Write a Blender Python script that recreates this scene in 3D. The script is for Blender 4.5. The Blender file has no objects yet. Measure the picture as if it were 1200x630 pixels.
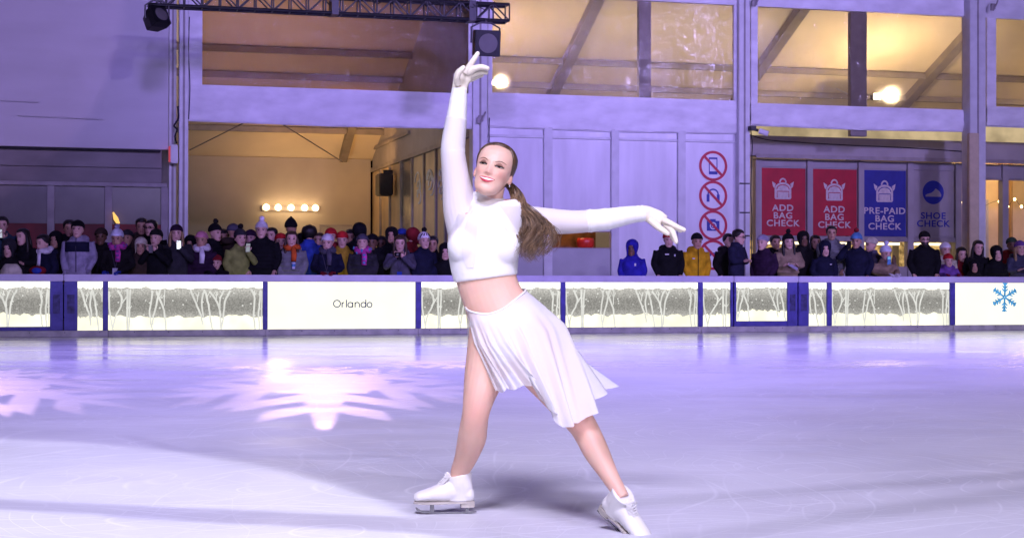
import bpy, bmesh, math, random
from mathutils import Vector, Matrix
from mathutils.bvhtree import BVHTree
from math import sin, cos, pi, radians, atan2, sqrt, hypot

random.seed(7)
SC = bpy.context.scene
COL = SC.collection

# ------------------------------------------------------------------ camera
F = 1890.0                       # focal length in photo pixels (photo 1200 x 630)
CAM_H = 0.95
PITCH = math.atan(15.0 / F)
ROLL = 0.0016
cam_d = bpy.data.cameras.new('camera')
cam_d.sensor_width = 36.0
cam_d.lens = 36.0 * F / 1200.0
cam_d.clip_start = 0.05
cam_d.clip_end = 400.0
cam = bpy.data.objects.new('camera', cam_d)
COL.objects.link(cam)
CAMR = Matrix.Rotation(pi / 2 + PITCH, 3, 'X') @ Matrix.Rotation(ROLL, 3, 'Z')
cam.matrix_world = Matrix.Translation((0, 0, CAM_H)) @ CAMR.to_4x4()
SC.camera = cam
CAMP = Vector((0, 0, CAM_H))

def ray(px, py):
    return CAMR @ Vector(((px - 600) / F, (315 - py) / F, -1))
def K(px, py, Y):                # point at depth Y seen at a photo pixel
    d = ray(px, py)
    return CAMP + d * (Y / d.y)
def G(px, py, z=0.0):            # ground point
    d = ray(px, py)
    return CAMP + d * ((z - CAM_H) / d.z)

# wall frame: u along the boards (to the right), w away from the rink, z up
ANG = math.atan(F / 6890.0)
D = Vector((cos(ANG), sin(ANG), 0))
N = Vector((-sin(ANG), cos(ANG), 0))
O = Vector((0, 29.4, 0))
def Wp(u, w, z):
    return O + D * u + N * w + Vector((0, 0, z))
def UZ(px, py, w):               # wall coordinates of a photo pixel on the plane w
    d = ray(px, py)
    t = ((O + N * w - CAMP).dot(N)) / d.dot(N)
    p = CAMP + d * t - O
    return p.dot(D), p.z
def U(px, w, py=330):
    return UZ(px, py, w)[0]
def Zz(px, py, w):
    return UZ(px, py, w)[1]

# ------------------------------------------------------------------ materials
def new_mat(name):
    m = bpy.data.materials.new(name)
    m.use_nodes = True
    nt = m.node_tree
    nt.nodes.clear()
    return m, nt
def nd(nt, typ, **kw):
    n = nt.nodes.new(typ)
    for k, v in kw.items():
        if k.startswith('i_'):
            n.inputs[k[2:].replace('_', ' ')].default_value = v
        else:
            setattr(n, k, v)
    return n
def rgba(c):
    return (c[0], c[1], c[2], 1.0)

def pmat(name, col, rough=0.6, metal=0.0, var=0.12, scale=8.0, bump=0.0, bscale=40.0, spec=0.4,
         sheen=0.0, sss=0.0, stretch=(1, 1, 1), detail=4.0, var_col=None):
    """principled material whose colour is broken up by noise"""
    m, nt = new_mat(name)
    out = nd(nt, 'ShaderNodeOutputMaterial')
    b = nd(nt, 'ShaderNodeBsdfPrincipled')
    b.inputs['Roughness'].default_value = rough
    b.inputs['Metallic'].default_value = metal
    b.inputs['Specular IOR Level'].default_value = spec
    if sheen: b.inputs['Sheen Weight'].default_value = sheen
    if sss:
        b.inputs['Subsurface Weight'].default_value = sss
        b.inputs['Subsurface Radius'].default_value = (0.012, 0.005, 0.003)
        b.inputs['Subsurface Scale'].default_value = 1.0
    tc = nd(nt, 'ShaderNodeTexCoord')
    mp = nd(nt, 'ShaderNodeMapping')
    mp.inputs['Scale'].default_value = stretch
    nt.links.new(tc.outputs['Object'], mp.inputs['Vector'])
    nz = nd(nt, 'ShaderNodeTexNoise')
    nz.inputs['Scale'].default_value = scale
    nz.inputs['Detail'].default_value = detail
    nt.links.new(mp.outputs['Vector'], nz.inputs['Vector'])
    mx = nd(nt, 'ShaderNodeMix', data_type='RGBA')
    c2 = var_col or tuple(max(0, c * (1 - 2 * var)) for c in col)
    mx.inputs['A'].default_value = rgba(c2)
    mx.inputs['B'].default_value = rgba(tuple(min(1, c * (1 + var)) for c in col))
    rp = nd(nt, 'ShaderNodeMapRange')
    rp.inputs['From Min'].default_value = 0.3
    rp.inputs['From Max'].default_value = 0.7
    nt.links.new(nz.outputs['Fac'], rp.inputs['Value'])
    nt.links.new(rp.outputs['Result'], mx.inputs['Factor'])
    nt.links.new(mx.outputs['Result'], b.inputs['Base Color'])
    if bump:
        n2 = nd(nt, 'ShaderNodeTexNoise')
        n2.inputs['Scale'].default_value = bscale
        n2.inputs['Detail'].default_value = 5
        nt.links.new(mp.outputs['Vector'], n2.inputs['Vector'])
        bp = nd(nt, 'ShaderNodeBump')
        bp.inputs['Strength'].default_value = bump
        bp.inputs['Distance'].default_value = 0.02
        nt.links.new(n2.outputs['Fac'], bp.inputs['Height'])
        nt.links.new(bp.outputs['Normal'], b.inputs['Normal'])
    nt.links.new(b.outputs['BSDF'], out.inputs['Surface'])
    return m

def emat(name, col, strength, var=0.0, scale=6.0):
    """something that gives off light"""
    m, nt = new_mat(name)
    out = nd(nt, 'ShaderNodeOutputMaterial')
    e = nd(nt, 'ShaderNodeEmission')
    e.inputs['Strength'].default_value = strength
    e.inputs['Color'].default_value = rgba(col)
    if var:
        tc = nd(nt, 'ShaderNodeTexCoord')
        nz = nd(nt, 'ShaderNodeTexNoise')
        nz.inputs['Scale'].default_value = scale
        nz.inputs['Detail'].default_value = 3
        nt.links.new(tc.outputs['Object'], nz.inputs['Vector'])
        mx = nd(nt, 'ShaderNodeMix', data_type='RGBA')
        mx.inputs['A'].default_value = rgba(tuple(c * (1 - var) for c in col))
        mx.inputs['B'].default_value = rgba(col)
        rp = nd(nt, 'ShaderNodeMapRange')
        rp.inputs['From Min'].default_value = 0.35
        rp.inputs['From Max'].default_value = 0.62
        nt.links.new(nz.outputs['Fac'], rp.inputs['Value'])
        nt.links.new(rp.outputs['Result'], mx.inputs['Factor'])
        nt.links.new(mx.outputs['Result'], e.inputs['Color'])
    nt.links.new(e.outputs['Emission'], out.inputs['Surface'])
    return m

def sheer_mat(name, col, trans, rough=0.7, bump=0.0, bscale=30.0):
    """thin cloth that lets part of what is behind it through"""
    m, nt = new_mat(name)
    out = nd(nt, 'ShaderNodeOutputMaterial')
    d = nd(nt, 'ShaderNodeBsdfDiffuse'); d.inputs['Color'].default_value = rgba(col)
    t = nd(nt, 'ShaderNodeBsdfTranslucent'); t.inputs['Color'].default_value = rgba(col)
    p = nd(nt, 'ShaderNodeBsdfTransparent')
    a = nd(nt, 'ShaderNodeMixShader'); a.inputs['Fac'].default_value = 0.25
    b = nd(nt, 'ShaderNodeMixShader'); b.inputs['Fac'].default_value = trans
    nt.links.new(d.outputs[0], a.inputs[1]); nt.links.new(t.outputs[0], a.inputs[2])
    nt.links.new(a.outputs[0], b.inputs[1]); nt.links.new(p.outputs[0], b.inputs[2])
    if bump:
        tc = nd(nt, 'ShaderNodeTexCoord')
        nz = nd(nt, 'ShaderNodeTexNoise'); nz.inputs['Scale'].default_value = bscale
        nt.links.new(tc.outputs['Object'], nz.inputs['Vector'])
        bp = nd(nt, 'ShaderNodeBump'); bp.inputs['Strength'].default_value = bump
        bp.inputs['Distance'].default_value = 0.01
        nt.links.new(nz.outputs['Fac'], bp.inputs['Height'])
        nt.links.new(bp.outputs[0], d.inputs['Normal'])
    nt.links.new(b.outputs[0], out.inputs['Surface'])
    return m

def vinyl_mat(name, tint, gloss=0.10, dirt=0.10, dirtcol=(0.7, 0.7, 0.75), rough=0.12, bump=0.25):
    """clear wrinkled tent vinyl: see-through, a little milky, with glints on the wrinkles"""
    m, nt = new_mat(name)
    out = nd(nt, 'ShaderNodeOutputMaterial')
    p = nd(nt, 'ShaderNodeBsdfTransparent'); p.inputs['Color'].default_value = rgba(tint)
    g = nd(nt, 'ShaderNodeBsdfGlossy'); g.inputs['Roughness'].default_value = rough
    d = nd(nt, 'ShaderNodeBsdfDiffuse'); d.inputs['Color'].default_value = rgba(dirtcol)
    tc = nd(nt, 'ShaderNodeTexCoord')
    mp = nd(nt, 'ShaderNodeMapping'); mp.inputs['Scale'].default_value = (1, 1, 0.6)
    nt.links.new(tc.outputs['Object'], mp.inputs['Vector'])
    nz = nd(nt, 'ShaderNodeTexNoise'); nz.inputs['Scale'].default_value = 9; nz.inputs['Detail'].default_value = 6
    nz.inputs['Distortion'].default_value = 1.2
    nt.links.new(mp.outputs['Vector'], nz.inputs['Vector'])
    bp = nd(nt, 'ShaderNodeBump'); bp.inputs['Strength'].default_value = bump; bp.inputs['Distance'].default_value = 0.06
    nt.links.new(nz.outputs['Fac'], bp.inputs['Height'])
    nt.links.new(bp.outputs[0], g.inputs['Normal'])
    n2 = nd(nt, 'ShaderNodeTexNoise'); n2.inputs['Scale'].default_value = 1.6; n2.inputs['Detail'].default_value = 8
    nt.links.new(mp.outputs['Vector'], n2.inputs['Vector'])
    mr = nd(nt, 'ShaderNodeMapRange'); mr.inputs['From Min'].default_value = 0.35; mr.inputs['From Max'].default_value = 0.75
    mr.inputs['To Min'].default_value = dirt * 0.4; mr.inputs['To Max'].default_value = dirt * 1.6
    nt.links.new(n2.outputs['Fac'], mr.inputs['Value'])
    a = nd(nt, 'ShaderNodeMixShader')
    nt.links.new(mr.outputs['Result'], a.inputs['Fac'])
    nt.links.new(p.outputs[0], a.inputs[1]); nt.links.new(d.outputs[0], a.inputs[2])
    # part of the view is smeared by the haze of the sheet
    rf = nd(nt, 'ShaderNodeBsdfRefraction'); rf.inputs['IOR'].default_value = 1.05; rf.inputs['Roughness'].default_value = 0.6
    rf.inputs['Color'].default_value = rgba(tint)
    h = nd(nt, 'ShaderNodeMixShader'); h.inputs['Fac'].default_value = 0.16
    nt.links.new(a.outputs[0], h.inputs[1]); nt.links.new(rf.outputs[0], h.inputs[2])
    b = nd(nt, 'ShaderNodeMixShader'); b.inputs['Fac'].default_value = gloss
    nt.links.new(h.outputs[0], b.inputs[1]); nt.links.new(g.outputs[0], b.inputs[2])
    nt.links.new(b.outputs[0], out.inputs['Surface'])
    return m

# ------------------------------------------------------------------ mesh building
class MB:
    def __init__(self):
        self.v = []; self.f = []; self.mi = []
    def add(self, vs, fs, mi=0):
        o = len(self.v)
        self.v += [Vector(p) for p in vs]
        self.f += [tuple(i + o for i in f) for f in fs]
        self.mi += [mi] * len(fs)
        return self
    def box(self, x0, x1, y0, y1, z0, z1, mi=0):
        vs = [(x0, y0, z0), (x1, y0, z0), (x1, y1, z0), (x0, y1, z0), (x0, y0, z1), (x1, y0, z1), (x1, y1, z1), (x0, y1, z1)]
        return self.add(vs, [(0, 3, 2, 1), (4, 5, 6, 7), (0, 1, 5, 4), (1, 2, 6, 5), (2, 3, 7, 6), (3, 0, 4, 7)], mi)
    def beam(self, a, b, w, h, up=(0, 0, 1), mi=0):
        a = Vector(a); b = Vector(b); t = (b - a).normalized(); up = Vector(up)
        s = t.cross(up)
        if s.length < 1e-4: s = t.cross(Vector((1, 0, 0)))
        s.normalize(); n = s.cross(t)
        s *= w / 2; n *= h / 2
        vs = [a - s - n, a + s - n, a + s + n, a - s + n, b - s - n, b + s - n, b + s + n, b - s + n]
        return self.add(vs, [(0, 3, 2, 1), (4, 5, 6, 7), (0, 1, 5, 4), (1, 2, 6, 5), (2, 3, 7, 6), (3, 0, 4, 7)], mi)
    def loft(self, rings, mi=0, cap=True, closed=True):
        o = len(self.v); n = len(rings[0])
        for r in rings: self.v += [Vector(p) for p in r]
        cnt = 0
        for i in range(len(rings) - 1):
            for j in range(n if closed else n - 1):
                k = (j + 1) % n
                self.f.append((o + i * n + j, o + i * n + k, o + (i + 1) * n + k, o + (i + 1) * n + j)); cnt += 1
        if cap and closed:
            self.f.append(tuple(o + j for j in reversed(range(n)))); cnt += 1
            self.f.append(tuple(o + (len(rings) - 1) * n + j for j in range(n))); cnt += 1
        self.mi += [mi] * cnt
        return self
    def tube(self, pts, r, n=8, mi=0, cap=True, up=(0, 1, 0), flat=1.0):
        pts = [Vector(p) for p in pts]
        rr = r if isinstance(r, (list, tuple)) else [r] * len(pts)
        rings = []; prev = None
        for i, p in enumerate(pts):
            t = (pts[min(i + 1, len(pts) - 1)] - pts[max(i - 1, 0)])
            if t.length < 1e-9: t = Vector((0, 0, 1))
            t.normalize()
            if prev is None:
                s = t.cross(Vector(up))
                if s.length < 1e-3: s = t.cross(Vector((1, 0.1, 0)))
            else:
                s = prev - t * prev.dot(t)
            s.normalize(); prev = s
            q = s.cross(t)
            rings.append([p + s * (rr[i] * cos(2 * pi * k / n)) + q * (rr[i] * flat * sin(2 * pi * k / n)) for k in range(n)])
        return self.loft(rings, mi, cap)
    def ell(self, c, rx, ry, rz, n=16, m=10, mi=0, rot=None):
        c = Vector(c); rings = []
        for i in range(m + 1):
            th = pi * (0.02 + 0.96 * i / m)
            ring = [Vector((rx * sin(th) * cos(2 * pi * k / n), ry * sin(th) * sin(2 * pi * k / n), -rz * cos(th))) for k in range(n)]
            if rot: ring = [rot @ p for p in ring]
            rings.append([c + p for p in ring])
        return self.loft(rings, mi)
    def prism(self, poly, y0, y1, mi=0):
        """2-D outline (x, z), counter-clockwise from the front, extruded from y0 (front) to y1"""
        n = len(poly)
        vs = [(p[0], y0, p[1]) for p in poly] + [(p[0], y1, p[1]) for p in poly]
        fs = [tuple(range(n)), tuple(reversed(range(n, 2 * n)))]
        fs += [(i, i + n, (i + 1) % n + n, (i + 1) % n) for i in range(n)]
        return self.add(vs, fs, mi)
    def ring2d(self, cx, cz, r0, r1, y0, y1, n=40, mi=0):
        vs = []; fs = []
        for k in range(n):
            a = 2 * pi * k / n
            for r, y in ((r0, y0), (r1, y0), (r1, y1), (r0, y1)):
                vs.append((cx + r * cos(a), y, cz + r * sin(a)))
        for k in range(n):
            a = k * 4; b = ((k + 1) % n) * 4
            for j in range(4):
                fs.append((a + j, a + (j + 1) % 4, b + (j + 1) % 4, b + j))
        return self.add(vs, fs, mi)
    def stroke(self, pts, wd, y0, y1, mi=0):
        """flat stroke along 2-D points (x, z), of thickness y0..y1"""
        L = []; R = []
        for i, p in enumerate(pts):
            a = pts[max(i - 1, 0)]; b = pts[min(i + 1, len(pts) - 1)]
            tx, tz = b[0] - a[0], b[1] - a[1]; l = hypot(tx, tz) or 1
            w = (wd[i] if isinstance(wd, (list, tuple)) else wd) / 2
            L.append((p[0] - tz / l * w, p[1] + tx / l * w)); R.append((p[0] + tz / l * w, p[1] - tx / l * w))
        rings = [[(l[0], y0, l[1]), (r[0], y0, r[1]), (r[0], y1, r[1]), (l[0], y1, l[1])] for l, r in zip(L, R)]
        return self.loft(rings, mi)
    def xform(self, M, start=0):
        for i in range(start, len(self.v)): self.v[i] = M @ self.v[i]
        return self
    def mesh(self, name, mats):
        me = bpy.data.meshes.new(name)
        me.from_pydata([tuple(p) for p in self.v], [], self.f)
        for m in (mats if isinstance(mats, (list, tuple)) else [mats]): me.materials.append(m)
        if any(self.mi): me.polygons.foreach_set('material_index', self.mi)
        bm = bmesh.new(); bm.from_mesh(me)
        bmesh.ops.recalc_face_normals(bm, faces=bm.faces)
        bm.to_mesh(me); bm.free()
        return me
    def build(self, name, mats, parent=None, smooth=False, bevel=0.0, loc=None):
        me = self.mesh(name, mats)
        ob = bpy.data.objects.new(name, me)
        COL.objects.link(ob)
        if parent: ob.parent = parent
        if loc is not None: ob.location = loc
        if bevel:
            bm = bmesh.new(); bm.from_mesh(me)
            es = [e for e in bm.edges if len(e.link_faces) == 2 and e.calc_face_angle(0) > 0.6]
            bmesh.ops.bevel(bm, geom=es, offset=bevel, segments=2, affect='EDGES', clamp_overlap=True)
            bm.to_mesh(me); bm.free()
        if smooth:
            me.polygons.foreach_set('use_smooth', [True] * len(me.polygons))
            if smooth == 'auto':
                me.set_sharp_from_angle(angle=radians(40))
        return ob

def tag(o, label=None, cat=None, group=None, kind=None):
    if label: o['label'] = label
    if cat: o['category'] = cat
    if group: o['group'] = group
    if kind: o['kind'] = kind
    return o
def empty(name, loc=(0, 0, 0), rz=0.0, label=None, cat=None, group=None):
    o = bpy.data.objects.new(name, None)
    o.empty_display_size = 0.1
    COL.objects.link(o); o.location = loc; o.rotation_euler = (0, 0, rz)
    return tag(o, label, cat, group)
def wall_thing(name, u, w, z, label, cat, group=None):
    """an Empty standing in the wall frame: x along the wall, y away from the rink"""
    return empty(name, Wp(u, w, z), ANG, label, cat, group)
def copy_tree(o, parent=None):
    c = o.copy(); COL.objects.link(c)
    if parent: c.parent = parent
    for ch in list(o.children): copy_tree(ch, c)
    return c

DG = None
def text_mesh(s, size, bold=0.0, spacing=1.0, line=0.78, align='CENTER', depth=0.004):
    cu = bpy.data.curves.new('txt', 'FONT')
    cu.body = s; cu.size = size; cu.align_x = align; cu.align_y = 'TOP'
    cu.offset = bold; cu.space_character = spacing; cu.space_line = line
    cu.extrude = depth / 2; cu.resolution_u = 4
    ob = bpy.data.objects.new('txt', cu); COL.objects.link(ob)
    dg = bpy.context.evaluated_depsgraph_get()
    me = bpy.data.meshes.new_from_object(ob.evaluated_get(dg))
    bpy.data.objects.remove(ob); bpy.data.curves.remove(cu)
    me.transform(Matrix.Rotation(pi / 2, 4, 'X'))
    return me
def text_obj(name, s, size, mat, parent, loc, **kw):
    me = text_mesh(s, size, **kw)
    me.name = name; me.materials.clear(); me.materials.append(mat)
    ob = bpy.data.objects.new(name, me); COL.objects.link(ob)
    ob.parent = parent; ob.location = loc
    return ob

def remesh(mb, name, mats, voxel, smooth_it=4, parent=None, factor=0.5):
    """join overlapping closed lofts into one continuous skin"""
    me = mb.mesh(name + '_tmp', mats)
    ob = bpy.data.objects.new(name + '_tmp', me); COL.objects.link(ob)
    r = ob.modifiers.new('r', 'REMESH'); r.mode = 'VOXEL'; r.voxel_size = voxel; r.use_smooth_shade = True
    if smooth_it:
        s = ob.modifiers.new('s', 'SMOOTH'); s.factor = factor; s.iterations = smooth_it
    dg = bpy.context.evaluated_depsgraph_get()
    res = bpy.data.meshes.new_from_object(ob.evaluated_get(dg))
    bpy.data.objects.remove(ob); bpy.data.meshes.remove(me)
    res.name = name
    res.materials.clear()
    for m in (mats if isinstance(mats, (list, tuple)) else [mats]): res.materials.append(m)
    res.polygons.foreach_set('use_smooth', [True] * len(res.polygons))
    out = bpy.data.objects.new(name, res); COL.objects.link(out)
    if parent: out.parent = parent
    return out

def catmull(P, n):
    """resample control tuples (any dimension) with a Catmull-Rom spline"""
    P = [tuple(p) for p in P]; m = len(P); out = []
    for i in range(m - 1):
        p0 = P[max(i - 1, 0)]; p1 = P[i]; p2 = P[i + 1]; p3 = P[min(i + 2, m - 1)]
        for k in range(n):
            t = k / n
            out.append(tuple(0.5 * (2 * b + (c - a) * t + (2 * a - 5 * b + 4 * c - d) * t * t + (3 * b - a - 3 * c + d) * t ** 3)
                             for a, b, c, d in zip(p0, p1, p2, p3)))
    out.append(P[-1])
    return out
def limb(mb, pts, n=20, sub=5, mi=0, view=(0, 1, 0)):
    """tapered limb: pts = (x, y, z, half width across the view, half depth)"""
    Q = catmull(pts, sub); V = Vector(view); rings = []
    for i, q in enumerate(Q):
        a = Vector(Q[max(i - 1, 0)][:3]); b = Vector(Q[min(i + 1, len(Q) - 1)][:3])
        t = (b - a).normalized()
        s = t.cross(V)
        if s.length < 0.05: s = t.cross(Vector((1, 0, 0.2)))
        s.normalize(); d = s.cross(t); c = Vector(q[:3])
        rings.append([c + s * (q[3] * cos(2 * pi * k / n)) + d * (q[4] * sin(2 * pi * k / n)) for k in range(n)])
    return mb.loft(rings, mi)
def smooth01(x):
    x = max(0.0, min(1.0, x)); return x * x * (3 - 2 * x)
# ================================================================== materials of the place
M = {}
M['rail']   = pmat('rail_plastic', (0.62, 0.58, 0.72), rough=0.35, var=0.06, scale=3, bump=0.05, bscale=60)
M['kick']   = pmat('kick_plate', (0.50, 0.48, 0.46), rough=0.5, var=0.14, scale=5, bump=0.08, bscale=30)
M['blue']   = pmat('blue_plastic', (0.085, 0.075, 0.36), rough=0.4, var=0.15, scale=6)
M['blue2']  = pmat('blue_insert', (0.05, 0.045, 0.17), rough=0.5, var=0.3, scale=14)
M['dark']   = pmat('dark_metal', (0.025, 0.024, 0.03), rough=0.45, var=0.2, scale=10)
M['black']  = pmat('black_housing', (0.012, 0.012, 0.016), rough=0.4, var=0.2, scale=20)
M['fabric'] = pmat('tent_fabric', (0.78, 0.77, 0.80), rough=0.55, var=0.09, scale=1.8, bump=0.40, bscale=5, stretch=(1, 1, 2.2))
M['wall_fabric'] = pmat('slack_fabric', (0.60, 0.58, 0.62), rough=0.7, var=0.04, scale=0.8, bump=0.25, bscale=1.6, stretch=(0.6, 1, 2.4))
M['frame']  = pmat('aluminium', (0.62, 0.62, 0.64), rough=0.4, var=0.06, scale=4, bump=0.05)
M['frame_d'] = pmat('dull_frame', (0.30, 0.27, 0.28), rough=0.5, var=0.1, scale=4)
M['panel']  = pmat('hard_panel', (0.74, 0.73, 0.77), rough=0.3, var=0.09, scale=0.9, bump=0.06, bscale=2, stretch=(2.5, 1, .5))
M['panel_g'] = pmat('grey_panel', (0.42, 0.42, 0.44), rough=0.5, var=0.06, scale=2)
M['mauve']  = pmat('soffit_panel', (0.36, 0.33, 0.35), rough=0.6, var=0.07, scale=2, bump=0.05)
M['fascia'] = pmat('fascia_board', (0.22, 0.20, 0.20), rough=0.6, var=0.12, scale=3, stretch=(0.4, 1, 1))
M['inner']  = pmat('inner_wall', (0.42, 0.38, 0.35), rough=0.8, var=0.05, scale=1.2)
M['roof_in'] = pmat('roof_liner', (0.70, 0.60, 0.46), rough=0.85, var=0.05, scale=0.8, bump=0.1, bscale=3)
M['rafter'] = pmat('rafter', (0.22, 0.19, 0.17), rough=0.5, var=0.1, scale=4)
M['deck']   = pmat('deck_boards', (0.06, 0.055, 0.055), rough=0.7, var=0.25, scale=4, stretch=(1, 6, 1))
M['red_band'] = pmat('red_hoarding', (0.16, 0.012, 0.015), rough=0.6, var=0.25, scale=3)
M['dark_glass'] = pmat('dark_glass', (0.15, 0.14, 0.14), rough=0.22, var=0.15, scale=1.2, spec=0.6)
M['white_sign'] = pmat('white_sign', (0.75, 0.73, 0.76), rough=0.4, var=0.03)
M['sign_red'] = pmat('sign_red', (0.50, 0.012, 0.05), rough=0.45, var=0.08)
M['sign_blue'] = pmat('sign_blue', (0.02, 0.03, 0.30), rough=0.45, var=0.08)
M['banner_red'] = pmat('banner_red', (0.42, 0.008, 0.03), rough=0.55, var=0.10, scale=3, bump=0.15, bscale=6)
M['banner_blue'] = pmat('banner_blue', (0.02, 0.025, 0.26), rough=0.55, var=0.10, scale=3, bump=0.15, bscale=6)
M['banner_grey'] = pmat('banner_grey', (0.33, 0.30, 0.32), rough=0.55, var=0.06, scale=3, bump=0.1, bscale=6)
M['banner_ink'] = pmat('banner_ink', (0.60, 0.52, 0.52), rough=0.6, var=0.1, scale=12)
M['warm_glass'] = pmat('warm_wall', (0.62, 0.47, 0.30), rough=0.6, var=0.12, scale=1.4)
M['beige']  = pmat('warm_lit_beige', (0.55, 0.45, 0.30), rough=0.6, var=0.05)  # warm light on a column face, put into the colour
M['wood']   = pmat('timber_door', (0.40, 0.24, 0.10), rough=0.5, var=0.2, scale=6, stretch=(3, 3, 0.4))
M['glow']   = emat('snow_print_light', (1.0, 0.97, 0.72), 1.45, var=0.22, scale=2.2)
M['glow_top'] = emat('top_glow', (1.0, 0.98, 0.86), 1.9, var=0.15, scale=2)
M['pane']   = emat('etched_pane_light', (0.40, 0.39, 0.36), 1.0, var=0.38, scale=42)
M['tree_print'] = emat('tree_print_light', (0.98, 0.98, 0.92), .84, var=0.15, scale=5)
M['white_panel'] = emat('white_panel_light', (1.0, 0.985, 0.78), 1.28, var=0.05, scale=1.5)
M['letter'] = pmat('blue_grey_letter', (0.07, 0.11, 0.20), rough=.6)
M['flake']  = emat('blue_flake_light', (0.10, 0.42, 0.85), 1.0, var=0.5, scale=22)
M['bulb']   = emat('bulb_light', (1.0, 0.66, 0.30), 12.0)
M['flood']  = emat('flood_light', (1.0, 0.84, 0.58), 34.0)
M['counter'] = emat('counter_light', (1.0, 0.62, 0.22), 0.75, var=0.75, scale=9)
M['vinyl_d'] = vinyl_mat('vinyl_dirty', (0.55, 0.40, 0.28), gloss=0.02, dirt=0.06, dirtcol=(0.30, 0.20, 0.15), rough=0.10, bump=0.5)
M['vinyl']  = vinyl_mat('vinyl_clear', (0.90, 0.86, 0.76), gloss=0.018, dirt=0.09, dirtcol=(0.6, 0.55, 0.5), rough=0.10, bump=0.22)

def edge_lit():
    """the etched panes are lit from their top and bottom edges, so they give off most light there"""
    nt = M['pane'].node_tree; L = nt.links.new
    e = [n for n in nt.nodes if n.type == 'EMISSION'][0]; tc = [n for n in nt.nodes if n.type == 'TEX_COORD'][0]
    sp = nd(nt, 'ShaderNodeSeparateXYZ'); L(tc.outputs['Object'], sp.inputs[0])
    a = nd(nt, 'ShaderNodeMath', operation='SUBTRACT'); L(sp.outputs['Z'], a.inputs[0]); a.inputs[1].default_value = .54
    b = nd(nt, 'ShaderNodeMath', operation='ABSOLUTE'); L(a.outputs[0], b.inputs[0])
    c = nd(nt, 'ShaderNodeMapRange'); c.inputs[1].default_value = .08; c.inputs[2].default_value = .36; c.inputs[3].default_value = .92; c.inputs[4].default_value = 2.1
    L(b.outputs[0], c.inputs[0]); L(c.outputs[0], e.inputs['Strength'])
edge_lit()
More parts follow.
